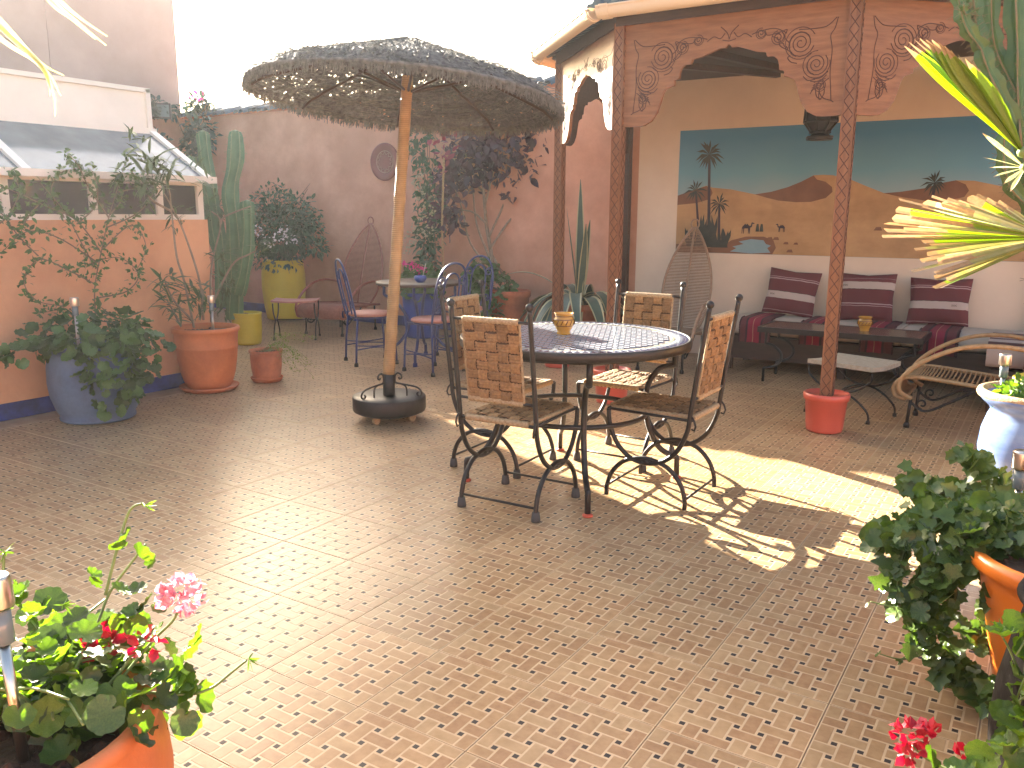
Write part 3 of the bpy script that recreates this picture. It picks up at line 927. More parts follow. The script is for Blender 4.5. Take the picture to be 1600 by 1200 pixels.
# ------------------------------------------------------------------ gazebo (octagonal, its back cut off by the wall)
GC = Vector((-1.895, 7.32))
S_ = 1.51
ap, hs_ = 1.823, 0.755
GV = [Vector((-ap, -hs_)), Vector((-hs_, -ap)), Vector((hs_, -ap)), Vector((ap, -hs_))]
GV = [Vector((-ap, WY - 0.07 - GC.y))] + GV + [Vector((ap, WY - 0.07 - GC.y))]
gz = thing('gazebo', 'carved brown wooden gazebo with scalloped arch panels and posts in red buckets', 'gazebo', (GC.x, GC.y, 0))
PW = 0.072
for i, v in enumerate(GV):
    if i in (0, 5):
        ang = 0
    else:
        ang = math.atan2(v.y, v.x) + (PI / 8 if i in (1, 3) else -PI / 8)
        ang = {1: 0.0, 2: 0.0, 3: 0.0, 4: 0.0}[i]
    mb = MB()
    mb.box(0, 0, 1.31, PW, PW, 2.62)
    for sx in (-1, 1):
        mb.box(sx * (PW / 2 - .004), -PW / 2 - 0.003, 1.31, 0.008, 0.008, 2.6)
    po = mb.build('post', M['darkwood'] if i in (0, 5) else M['woodpost'], gz, (v.x, v.y, 0), (0, 0, ang))
    cv = MB()
    z = 0.02
    hw = PW / 2 - .007
    while z < 2.58:
        for fx, fy in ((0, -1), (-1, 0), (1, 0)):
            yy = -PW / 2 - .001
            def q(a, b):
                if fy:
                    return (a, yy, b)
                return (fx * (PW / 2 + .001), a, b)
            cv.tube([q(-hw, z), q(hw, z + .08)], 0.0022, 4, caps=False)
            cv.tube([q(hw, z), q(-hw, z + .08)], 0.0022, 4, caps=False)
        z += 0.08
    cv.build('carving', M['carve'], po)
    if 1 <= i <= 4:
        mb = MB()
        mb.lathe([(0.001, 0.004), (0.108, 0.004), (0.113, 0.02), (0.128, 0.205), (0.138, 0.208), (0.142, 0.232), (0.140, 0.25), (0.128, 0.252), (0.124, 0.236), (0.001, 0.234)], 32)
        mb.build('post_base', M['redbucket'], po)
ARCH = [(0.0, 1.945), (0.029, 1.942), (0.085, 1.942), (0.11, 1.947), (0.144, 1.973), (0.172, 2.028), (0.186, 2.085), (0.197, 2.14), (0.208, 2.169), (0.235, 2.185), (0.250, 2.19), (0.253, 2.224), (0.262, 2.226), (0.274, 2.232), (0.276, 2.265), (0.283, 2.295), (0.30, 2.315), (0.329, 2.316), (0.335, 2.343), (0.378, 2.352), (0.424, 2.376), (0.461, 2.393), (0.487, 2.392), (0.493, 2.405), (0.5, 2.412)]
ARCH = ARCH + [(1 - t, z) for t, z in reversed(ARCH[:-1])]
def arch_panel(a, b, tmax=1.0):
    a3, b3 = Vector((a.x, a.y, 0)), Vector((b.x, b.y, 0))
    e = (b3 - a3).normalized()
    L = (b3 - a3).length
    mid = (a3 + b3) / 2
    nrm = Vector((e.y, -e.x, 0))
    if nrm.dot(mid) < 0:
        nrm = -nrm
    off = PW / 2
    mb = MB()
    P = [(off + t * (L - 2 * off), z) for t, z in ARCH]
    vs, fs = [], []
    n = len(P)
    for k, w in enumerate((0.014, -0.014)):
        for x, z in P:
            vs.append(a3 + e * x + nrm * w + Vector((0, 0, z)))
        for x, z in P:
            vs.append(a3 + e * x + nrm * w + Vector((0, 0, 2.62)))
    for i in range(n - 1):
        fs.append((i, i + 1, n + i + 1, n + i))
        fs.append((i + 1, i, 2 * n + i, 2 * n + i + 1))
    fs.append((0, n, 3 * n, 2 * n))
    fs.append((n - 1, 2 * n + n - 1, 3 * n + n - 1, 2 * n - 1))
    mb.add(vs, fs)
    mb.add(vs, [(2 * n + i + 1, 2 * n + i, 3 * n + i, 3 * n + i + 1) for i in range(n - 1)], 1)  # inner faces coloured darker to stand in for their shade
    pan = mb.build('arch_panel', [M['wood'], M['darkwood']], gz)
    if L < 1.2:
        return
    cv = MB()
    def W(t, z):
        return a3 + e * (off + t * (L - 2 * off)) + nrm * 0.0145 + Vector((0, 0, z))
    Ue, Ve = e, Vector((0, 0, 1))
    for sg in (1, -1):
        c0 = 0.0 if sg == 1 else 1.0
        def w(t, z):
            return W(c0 + sg * t, z)
        for (t, z, r, tn, st) in ((0.120, 2.245, .070, 2.6, 2.4), (0.190, 2.375, .082, 2.8, 3.4), (0.285, 2.42, .036, 1.8, 2.2), (0.10, 2.12, .030, 1.6, 1.0), (0.36, 2.455, .028, 1.6, 2.6)):
            cv.tube(spiral(w(t, z), r, tn, Ue * sg, Ve, st, 40, .14), 0.0026, 4)
            cv.tube(spiral(w(t, z), r * 1.14, 0.8, Ue * sg, Ve, st + .5, 20, .97), 0.0022, 4)
            cv.tube(spiral(w(t, z), r * .8, 0.55, Ue * sg, Ve, st + 2.5, 14, .85), 0.0018, 4)
        for pts in ([(.045, 2.50), (.055, 2.44), (.07, 2.40), (.06, 2.32), (.062, 2.2), (.055, 2.1), (.05, 2.03)],
                    [(.05, 2.5), (.09, 2.455), (.15, 2.45), (.2, 2.452)],
                    [(.235, 2.38), (.26, 2.42), (.25, 2.46), (.28, 2.45), (.33, 2.44), (.35, 2.47)],
                    [(.24, 2.34), (.275, 2.37), (.285, 2.41), (.31, 2.43)],
                    [(.25, 2.44), (.30, 2.475), (.36, 2.47), (.4, 2.455)],
                    [(.40, 2.44), (.43, 2.465), (.46, 2.45), (.48, 2.48)],
                    [(.065, 2.16), (.09, 2.13), (.1, 2.09), (.085, 2.05), (.05, 2.03), (.04, 2.02)],
                    [(.1, 2.15), (.115, 2.11), (.11, 2.06), (.09, 2.04)],
                    [(.07, 2.20), (.1, 2.165), (.13, 2.165)], [(.075, 2.18), (.105, 2.145), (.14, 2.15)],
                    [(.12, 2.16), (.15, 2.155), (.17, 2.18)],
                    [(.085, 2.135), (.1, 2.1), (.098, 2.04), (.08, 2.075), (.085, 2.135)],
                    [(.2, 2.26), (.225, 2.27), (.24, 2.295), (.23, 2.31)], [(.46, 2.52), (.49, 2.48), (.5, 2.44)],
                    [(.47, 2.44), (.5, 2.43)]):
            cv.tube(crv([w(t, z) for t, z in pts], 5), 0.0026, 4)
        for k in range(5):
            cv.tube(crv([w(.205 + .018 * k, 2.30 + .026 * k), w(.225 + .016 * k, 2.315 + .025 * k), w(.235 + .014 * k, 2.345 + .02 * k)], 4), 0.0022, 4)
            cv.tube(crv([w(.078 + .006 * k, 2.16 - .012 * k), w(.1 + .006 * k, 2.15 - .012 * k), w(.125 + .003 * k, 2.14 - .016 * k)], 4), 0.0022, 4)
    cv.build('carving', M['carve'], pan)
for i in range(5):
    arch_panel(GV[i], GV[i + 1])
# ceiling, beams, roof, gutters
RV = [Vector((v.x * 1.09, v.y * 1.09)) for v in GV[1:5]]
RV = [Vector((RV[0].x, WY - GC.y - .03))] + RV + [Vector((RV[3].x, WY - GC.y - .03))]
mb = MB()
vs = [(v.x * .985, v.y * .985, 2.60) for v in GV]
mb.add(vs + [(x, y, 2.64) for x, y, z in vs], [tuple(range(5, -1, -1)), tuple(range(6, 12))] + [(i, (i + 1) % 6, 6 + (i + 1) % 6, 6 + i) for i in range(6)])
mb.build('ceiling', M['ceilwood'], gz)
for a in (-1.2, -.6, 0, .6, 1.2):
    mb = MB()
    mb.bar((a * 1.15, -1.35 if abs(a) < 1 else -1.0, 2.575), (a * .3, .55, 2.575), 0.06, 0.05)
    mb.build('beam', M['darkwood'], gz)
mb = MB()
n = 6
apex = (0, 0.3, 3.35)
vs = [(v.x, v.y, 2.70) for v in RV] + [apex] + [(v.x, v.y, 2.655) for v in RV]
mb.add(vs, [(i, i + 1, 6) for i in range(5)] + [(5, 0, 6)] + [(i + 1, i, 7 + i, 8 + i) for i in range(5)])
rf = mb.build('roof', M['ceilwood'], gz)
mbt = MB()
for i in range(5):
    a, b = Vector((*RV[i], 2.71)), Vector((*RV[i + 1], 2.71))
    top = Vector(apex) + Vector((0, 0, .02))
    nn = max(3, int((b - a).length / 0.13))
    for k in range(nn):
        p = a.lerp(b, (k + .5) / nn)
        out = (p - Vector((0, 0.2, p.z))).normalized()
        mbt.tube([p + out * .02, p.lerp(top, .96)], [0.055, 0.02], 7)
mbt.build('roof_tiles', M['coping'], rf)
stuff(bpy.data.objects['roof_tiles'])
def fascia(i):
    a, b = Vector((*GV[i], 0)) * 1.02, Vector((*GV[i + 1], 0)) * 1.02
    mb = MB()
    mb.bar((a.x, a.y, 2.64), (b.x, b.y, 2.64), 0.02, 0.09)
    mb.build('fascia_board', M['darkwood'], gz)
for i in range(5):
    fascia(i)
def gutter(i):
    a, b = Vector((*RV[i], 2.67)) , Vector((*RV[i + 1], 2.67))
    mid = (a + b) / 2
    o2 = Vector((mid.x, mid.y, 0)).normalized() * 0.045
    a, b = a + o2, b + o2
    pr = []
    for k in range(9):
        t = PI + PI * k / 8
        pr.append((0.055 * math.cos(t), 0.055 * math.sin(t)))
    pr += [(0.055, .02), (0.062, .02), (.062, .008), (.048, 0.008)]
    for k in range(9):
        t = 2 * PI - PI * k / 8
        pr.append((0.048 * math.cos(t), 0.048 * math.sin(t)))
    pr += [(-.048, .008), (-.062, .008), (-.062, .02), (-.055, .02)]
    mb = MB()
    mb.extrude(pr, a, b, smooth=True)
    g = mb.build('gutter', M['gutter'], gz)
    L = (b - a).length
    for t in ((0.035, 0.965) if L > 1 else (0.1,)):
        m2 = MB()
        c = a.lerp(b, t)
        d = (b - a).normalized()
        pr2 = [(x * 1.12, y * 1.12) for x, y in pr[:13]] + [(-.068, .03)]
        m2.extrude(pr2, c - d * .03, c + d * .03)
        m2.build('gutter_joint', M['gutter'], g)
for i in range(5):
    gutter(i)

# ------------------------------------------------------------------ woven iron chairs
def strap_mesh(L, w, nseg, phase, amp, m, axis_long, axis_amp, th=0.007):
    """flat strip of three cords along axis_long, weaving along axis_amp"""
    mb = MB()
    N = nseg * 4
    al, aa = Vector(axis_long), Vector(axis_amp)
    ac = al.cross(aa)
    prof = []
    for k in range(3):
        for a_, h_ in ((.02, .35), (.5, 1.0), (.98, .35)):
            prof.append((-.5 + (k + a_) / 3, h_))
    prof = prof + [(x, -h) for x, h in reversed(prof)]
    n = len(prof)
    vs, fs = [], []
    for i in range(N + 1):
        t = i / N
        o = math.cos(PI * (t * nseg - 0.5) + PI * phase)
        o = max(-1, min(1, o * 2.0))
        p = al * ((t - .5) * L) + aa * (amp * o)
        ww = w * (1 - .05 * abs(o))
        for x_, h_ in prof:
            vs.append(p + ac * (x_ * ww) + aa * (h_ * th / 2))
    for i in range(N):
        for k in range(n):
            k2 = (k + 1) % n
            fs.append((i * n + k, (i + 1) * n + k, (i + 1) * n + k2, i * n + k2))
    mb.add(vs, fs, 0, False)
    return mb.mesh('strap', m)

def make_chair():
    t = thing('woven_chair', 'x', 'chair', (0, 0, 0), 0, 'woven iron chairs around the mosaic table')
    ir = M['iron']
    r = 0.0115
    def ypost(z):
        return -0.205 - 0.07 * ((z - .46) / .52) ** 1.0
    for sx in (-.2, .2):
        mb = MB()
        pts = [(sx, ypost(.955), .955), (sx, ypost(.8), .80), (sx, ypost(.62), .62), (sx, -.208, .47), (sx, -.195, .38), (sx, -.15, .285), (sx, -.08, .225),
               (sx, 0, .205), (sx, .08, .22), (sx, .15, .28), (sx, .192, .37), (sx, .2, .445)]
        mb.tube(crv(pts, 5), r, 8)
        mb.build('back_post', ir, t)
        b2 = MB()
        b2.sphere((sx, ypost(.97), .968), 0.0185, 12)
        b2.build('finial', ir, t)
        mb = MB()
        pts = [(sx, -.2, .015), (sx, -.197, .07), (sx, -.17, .14), (sx, -.11, .20), (sx, -.03, .226), (sx, .03, .226), (sx, .11, .20), (sx, .17, .14), (sx, .197, .07), (sx, .2, .015)]
        mb.tube(crv(pts, 5), r, 8)
        mb.tube([(sx, -.02, .215), (sx, .02, .215)], 0.013, 6)
        mb.build('leg_arch', ir, t)
        for sy in (-.2, .2):
            mb = MB()
            mb.lathe([(0.001, 0), (0.021, 0), (0.021, .012), (0.0165, .045), (0.001, .046)], 12, c=(sx, sy, 0))
            mb.build('rubber_cap', M['rubber'], t)
    mb = MB()
    for y, z in ((-.2, .062), (.2, .062), (0, .222)):
        if y == 0:
            continue
        mb = MB()
        mb.tube([(-.2, y, z), (.2, y, z)], 0.006, 6)
        mb.build('stretcher', ir, t)
    for z in (.535, .90):
        mb = MB()
        mb.tube([(-.2, ypost(z), z), (.2, ypost(z), z)], 0.007, 6)
        mb.build('back_rail', ir, t)
    mb = MB()
    mb.tube([(-.2, -.205, .435), (.2, -.205, .435)], 0.008, 6)
    mb.tube([(-.2, .2, .445), (.2, .2, .445)], 0.009, 6)
    mb.tube([(-.195, -.205, .437), (-.195, .2, .446)], 0.007, 6)
    mb.tube([(.195, -.205, .437), (.195, .2, .446)], 0.007, 6)
    mb.build('seat_frame', ir, t)
    for sx in (-.2, .2):
        mb = MB()
        mb.tube([(sx, -.212, .46), (sx * 1.02, -.228, .44), (sx * 1.02, -.236, .415), (sx, -.23, .395), (sx * .99, -.215, .40)], 0.005, 6)
        mb.build('hook', ir, t)
    # back
    W, H = .285, .35
    bz, by = .7175, ypost(.7175)
    tilt = math.atan2(.07, .52)
    bk = MB()
    for z in (.535, .90):
        pts = [(-W / 2 + W * i / 30, ypost(z), z) for i in range(31)]
        bk.tube(pts, [0.0125 + .003 * (i % 2) for i in range(31)], 7)
    for sx in (-1, 1):
        pts = [(sx * (W / 2 + .003), ypost(.535 + .365 * i / 24), .535 + .365 * i / 24) for i in range(25)]
        bk.tube(pts, [0.0045 + .002 * (i % 2) for i in range(25)], 5)
    back = bk.build('backrest', M['cord_edge'], t)
    bk2 = MB()
    bk2.bar((0, ypost(.545), .545), (0, ypost(.89), .89), W * .97, .0016)
    bk2.build('gap_shade_sheet', M['gap_shade'], t)  # dark sheet added so the gaps in the back look shaded
    nv, nh = 5, 8
    mv = [strap_mesh(.37, W / nv * .90, nh, ph, .0075, M['cord_x'], (0, 0, 1), (0, 1, 0)) for ph in (0, 1)]
    mh = [strap_mesh(W, .345 / nh * .90, nv, ph, .0075, M['cord_z'], (1, 0, 0), (0, -1, 0)) for ph in (0, 1)]
    for i in range(nv):
        link('strap', mv[i % 2], back, (-W / 2 + W * (i + .5) / nv, by, bz), (tilt, 0, 0))
    for j in range(nh):
        z = .545 + .345 * (j + .5) / nh
        link('strap', mh[j % 2], back, (0, ypost(z), z), (tilt, 0, rnd(-.006, .006)))
    # seat
    st = MB()
    for sy, zz in ((-.205, .442), (.2, .452)):
        pts = [(-.165 + .33 * i / 30, sy, zz) for i in range(31)]
        st.tube(pts, [0.014 + .003 * (i % 2) for i in range(31)], 7)
    for sx in (-.172, .172):
        pts = [(sx, -.2 + .4 * i / 26, .448) for i in range(27)]
        st.tube(pts, [0.011 + .003 * (i % 2) for i in range(27)], 6)
    seat = st.build('seat', M['cord_edge'], t)
    bk2 = MB()
    bk2.box(0, 0, .456, .335, .39, .0016)
    bk2.build('gap_shade_sheet', M['gap_shade'], t)  # same added sheet under the seat straps, shade as colour
    nx, ny = 6, 7
    ml = [strap_mesh(.41, .34 / nx * .92, ny, ph, .007, M['cord_x'], (0, 1, 0), (0, 0, 1)) for ph in (0, 1)]
    mc = [strap_mesh(.34, .4 / ny * .92, nx, ph, .007, M['cord_y'], (1, 0, 0), (0, 0, -1)) for ph in (0, 1)]
    for i in range(nx):
        link('strap', ml[i % 2], seat, (-.17 + .34 * (i + .5) / nx, 0, .456))
    for j in range(ny):
        link('strap', mc[j % 2], seat, (0, -.2 + .4 * (j + .5) / ny, .456))
    return t
ch0 = make_chair()
for i, (x, y, rz, lab) in enumerate((
        (-2.045, 3.268, R(2), 'woven chair nearest the camera, its back to us, pulled up to the round mosaic table'),
        (-1.525, 3.755, R(90), 'woven chair on the right of the mosaic table, seen from its side'),
        (-1.95, 4.24, R(180), 'woven chair on the far side of the mosaic table with its seat in the sun'),
        (-2.46, 3.765, R(-88), 'woven chair on the left of the mosaic table, mostly hidden behind the nearest chair'))):
    c = ch0 if i == 0 else copy_tree(ch0)
    c.location = (x, y, 0)
    c.rotation_euler = (0, 0, rz)
    c['label'] = lab
    if i in (1, 3):
        for ch in list(c.children):
            if ch.name.startswith('rubber_cap') and i == 1:
                bpy.data.objects.remove(ch)

# ------------------------------------------------------------------ round mosaic table with its ochre pot
tb = thing('mosaic_table', 'round wrought iron dining table with a blue grey mosaic top', 'table', (-2.0, 3.71, 0))
TZ = 0.757
mb = MB()
mb.lathe([(0.001, TZ - .035), (0.55, TZ - .035), (0.572, TZ - .045), (0.578, TZ - .04), (0.578, TZ - .004), (0.574, TZ), (0.565, TZ), (0.563, TZ - .004)], 72)
mb.build('rim', M['iron'], tb)
mb = MB()
mb.disc(0.565, TZ - .004, 64)
mb.build('table_bed', M['mos_base'], tb)
mb = MB()
def tess(P, mi):
    cx = sum(p[0] for p in P) / len(P)
    cy = sum(p[1] for p in P) / len(P)
    top = [(cx + (x - cx) * .93, cy + (y - cy) * .93, TZ - .0005) for x, y in P]
    bot = [(x, y, TZ - .004) for x, y in P]
    n = len(P)
    mb.add(top + bot, [tuple(range(n))] + [(i, n + i, n + (i + 1) % n, (i + 1) % n) for i in range(n)], mi)
g = 0.0265
ca, sa = math.cos(R(24)), math.sin(R(24))
for i in range(-20, 21):
    for j in range(-20, 21):
        x, y = (i + .5 * (j % 2) * 0) * g, j * g
        if math.hypot(x, y) > 0.462:
            continue
        P = [(x + dx * g * .47, y + dy * g * .47) for dx, dy in ((-1, -1), (1, -1), (1, 1), (-1, 1))]
        tess([(a * ca - b * sa, a * sa + b * ca) for a, b in P], 0 if (i + j) % 2 else 1)
nn = 96
for k in range(nn):
    a0, a1 = 2 * PI * k / nn, 2 * PI * (k + .93) / nn
    am = (a0 + a1) / 2
    def pl(a, r):
        return (r * math.cos(a), r * math.sin(a))
    tess([pl(a0, .482), pl(a0, .494), pl(a1, .494), pl(a1, .482)], 2)
    tess([pl(a0, .546), pl(a0, .560), pl(a1, .560), pl(a1, .546)], 1)
    tess([pl(a0, .498), pl(am, .542), pl(a1, .498)], 0)
    tess([pl(a0 - .02, .543), pl(a0 + .0, .503), pl(am - .008, .543)], 1)
stuff(mb.build('mosaic_tiles', [M['mos_l'], M['mos_d'], M['mos_g']], tb))
mb = MB()
mb.tube([(0.365 * math.cos(2 * PI * k / 48), 0.365 * math.sin(2 * PI * k / 48), .37) for k in range(48)], 0.013, 8, closed=True)
mb.build('leg_ring', M['iron'], tb)
mb = MB()
mb.tube([(0.50 * math.cos(2 * PI * k / 48), 0.50 * math.sin(2 * PI * k / 48), .705) for k in range(48)], 0.011, 6, closed=True)
mb.build('top_ring', M['iron'], tb)
for k in range(4):
    a = R(-54 + 90 * k)
    def q(r, z):
        return (r * math.cos(a), r * math.sin(a), z)
    mb = MB()
    mb.tube([q(.515, .71), q(.515, .60)], 0.0155, 8)
    mb.tube([q(.52, .605)] + crv([q(.505, .60), q(.44, .585), q(.39, .52), q(.372, .44), q(.375, .35), q(.40, .26), q(.45, .17), q(.515, .125), q(.545, .115)], 5) + [q(.548, .108), q(.55, .015)], 0.0145, 8)
    lg = mb.build('leg', M['iron'], tb)
    mb = MB()
    mb.lathe([(.001, 0), (.024, 0), (.024, .01), (.001, .012)], 12, c=q(.55, 0))
    mb.build('leg_pad', M['redpad'], lg)

def ochre_pot(loc, label, s=1.0):
    t = thing('ochre_jar', label, 'jar', loc)
    mb = MB()
    prof = [(0.001, 0), (.034, 0), (.036, .006), (.033, .014), (.042, .03), (.052, .052), (.054, .066), (.050, .08), (.043, .088), (.042, .094), (.050, .104), (.052, .108), (.048, .108), (.040, .098), (.040, .09), (.044, .06), (.001, .02)]
    mb.lathe([(r * s, z * s) for r, z in prof], 28)
    mb.build('body', M['ochre'], t)
    mb = MB()
    for k in range(14):
        a = 2 * PI * k / 14
        for da, z0, z1 in ((0, .05, .072), (.22, .072, .05)):
            r0 = .0545 * s
            mb.tube([(r0 * math.cos(a + da), r0 * math.sin(a + da), z0 * s), (r0 * math.cos(a + .22 - da), r0 * math.sin(a + .22 - da), z1 * s)], 0.0022 * s, 4, caps=False)
    for z, r in ((.045, .0495), (.076, .0525), (.092, .0435)):
        mb.tube([(r * s * math.cos(2 * PI * k / 24), r * s * math.sin(2 * PI * k / 24), z * s) for k in range(24)], 0.002 * s, 4, closed=True)
    mb.build('painted_pattern', M['ochre_dark'], t)
ochre_pot((-2.07, 3.72, TZ - .0005), 'ochre glazed jar with a brown pattern standing on the round mosaic table')

# ------------------------------------------------------------------ straw parasol
ub = Vector((-3.655, 4.19, 0))
um = thing('straw_parasol', 'straw parasol on a rattan wrapped pole with a round black rolling base', 'parasol', ub)
mb = MB()
mb.lathe([(.001, .05), (.205, .05), (.238, .066), (.243, .078), (.243, .158), (.238, .165), (.10, .168), (.001, .168)], 56)
mb.build('base', M['iron'], um)
mb = MB()
mb.lathe([(.001, .15), (.040, .15), (.040, .315), (.001, .315)], 24)
mb.build('base_tube', M['iron'], um)
for k in range(4):
    a = R(-80 + 90 * k)
    cx, cy = .17 * math.cos(a), .17 * math.sin(a)
    mb = MB()
    mb.tube([(cx + .012, cy, .03), (cx - .012, cy, .03)], 0.029, 14)
    mb.box(cx, cy, .058, .03, .03, .02)
    mb.build('caster', M['cord_edge'], um)
for k in range(3):
    a = R(20 + 120 * k)
    u = Vector((math.cos(a), math.sin(a), 0))
    Z = Vector((0, 0, 1))
    def q(r, z):
        return u * r + Z * z
    mb = MB()
    mb.tube(crv([q(.041, .252), q(.08, .247), q(.15, .238), q(.20, .226), q(.226, .20), q(.224, .178), q(.205, .172), q(.196, .186), q(.206, .194)], 6), .0065, 7)
    mb.tube([q(.06, .249)] + crv([q(.045, .256), q(.043, .275), q(.046, .30), q(.062, .318), q(.085, .308), (q(.09, .288)), q(.076, .28), q(.07, .292)], 6), .0065, 7)
    mb.tube(crv([q(.125, .166), q(.125, .205), q(.115, .232), q(.09, .246)], 5), .006, 6)
    mb.build('base_scroll', M['iron'], um)
p0 = Vector((0, 0, .31))
ptop = Vector((-3.515, 4.275, 2.19)) - ub
mb = MB()
N = 60
mb.tube([p0.lerp(ptop, i / N) for i in range(N + 1)], [0.0385 - .004 * i / N + .0012 * math.sin(i * 0.9) + (.0025 if i % 9 == 0 else 0) for i in range(N + 1)], 14)
mb.build('pole', M['bamboo'], um)
cen = Vector((-3.515, 4.275, 2.075)) - ub
e1, e2 = Vector((.842, .539, -.072)).normalized(), Vector((-.539, .842, -.066)).normalized()
en = e1.cross(e2).normalized()
RC = 0.965
def cone(r, a, dz=0.0):
    f = r / RC
    h = 0.32 * (1 - f ** 0.97) - 0.045 * max(0, f - .88) / .12
    return cen + e1 * (r * math.cos(a)) + e2 * (r * math.sin(a)) + en * (h + dz)
rr = random.Random(11)
cm = MB()
NA, NR = 400, 64
holes = {}
for lay in range(2):
    vs, fs = [], []
    for i in range(NR + 1):
        for k in range(NA):
            a = 2 * PI * (k + .5 * (i % 2)) / NA
            r = 0.03 + (RC - .03) * i / NR
            vs.append(cone(r, a, lay * .028 + rr.uniform(-.006, .006) + .006 * math.sin(a * 8)))
    for i in range(NR):
        for k in range(NA):
            dens = 0.17 + 0.16 * math.sin(i * .45 + 3 * math.sin(k * .03)) * math.sin(k * .055 + i * .1)
            if (i, k) in holes:
                if rr.random() < .42:
                    continue
            elif rr.random() < dens * .75:
                if lay == 0:
                    holes[(i, k)] = 1
                continue
            k2 = (k + 1) % NA
            fs.append((i * NA + k, i * NA + k2, (i + 1) * NA + k2, (i + 1) * NA + k))
    cm.add(vs, fs, 0, False)
canopy = cm.build('canopy', M['straw'], um)
fr = MB()
for k in range(2600):
    a = rr.uniform(0, 2 * PI)
    r = rr.uniform(.99, 1.015) * RC
    p = cone(r, a, rr.uniform(.0, .03))
    d = (e1 * math.cos(a) + e2 * math.sin(a)) * rr.uniform(-.012, .008) - en * rr.uniform(.03, .05) + rvec() * .007
    fr.tube([p, p + d], .0026, 3, caps=False)
for k in range(120):
    a = 2 * PI * k / 120
fr.tube([cone(RC * .995, 2 * PI * k / 160, .012 + rr.uniform(-.004, .004)) for k in range(160)], .014, 8, closed=True)
stuff(fr.build('straw_fringe', M['straw2'], canopy))
st = MB()
for k in range(1500):
    a = rr.uniform(0, 2 * PI)
    r = RC * math.sqrt(rr.uniform(.005, .97))
    p = cone(r, a, rr.uniform(.02, .045))
    d = (e1 * math.cos(a) + e2 * math.sin(a)) * rr.uniform(.03, .10) + rvec() * .018
    p = p - en * .012
    st.tube([p, p + d * .5 + en * rr.uniform(0, .008), p + d - en * .01], .0022, 3, caps=False)
for k in range(1300):
    a = rr.uniform(0, 2 * PI)
    r = RC * math.sqrt(rr.uniform(.01, .98))
    p = cone(r, a, rr.uniform(-.012, .0))
    t_ = (-e1 * math.sin(a) + e2 * math.cos(a))
    d = t_ * rr.uniform(.05, .13) + rvec() * .012 - en * .004
    st.tube([p, p + d], .003, 3, caps=False)
stuff(st.build('loose_straw', M['straw2'], canopy))
for k in range(8):
    a = 2 * PI * k / 8 + .2
    mb = MB()
    mb.tube([cone(r * RC, a, -.02) for r in (.02, .25, .5, .75, .9, .97)], .010, 6)
    mb.tube([ptop + Vector((0, 0, -.10)), cone(.42, a, -.03)], .009, 6)
    mb.build('rib', M['darkwood'], um)
for rq in (.45, .80):
    mb = MB()
    mb.tube([cone(rq, 2 * PI * k / 64, -.010) for k in range(64)], .005, 5, closed=True)
    mb.build('hoop', M['straw'], um)

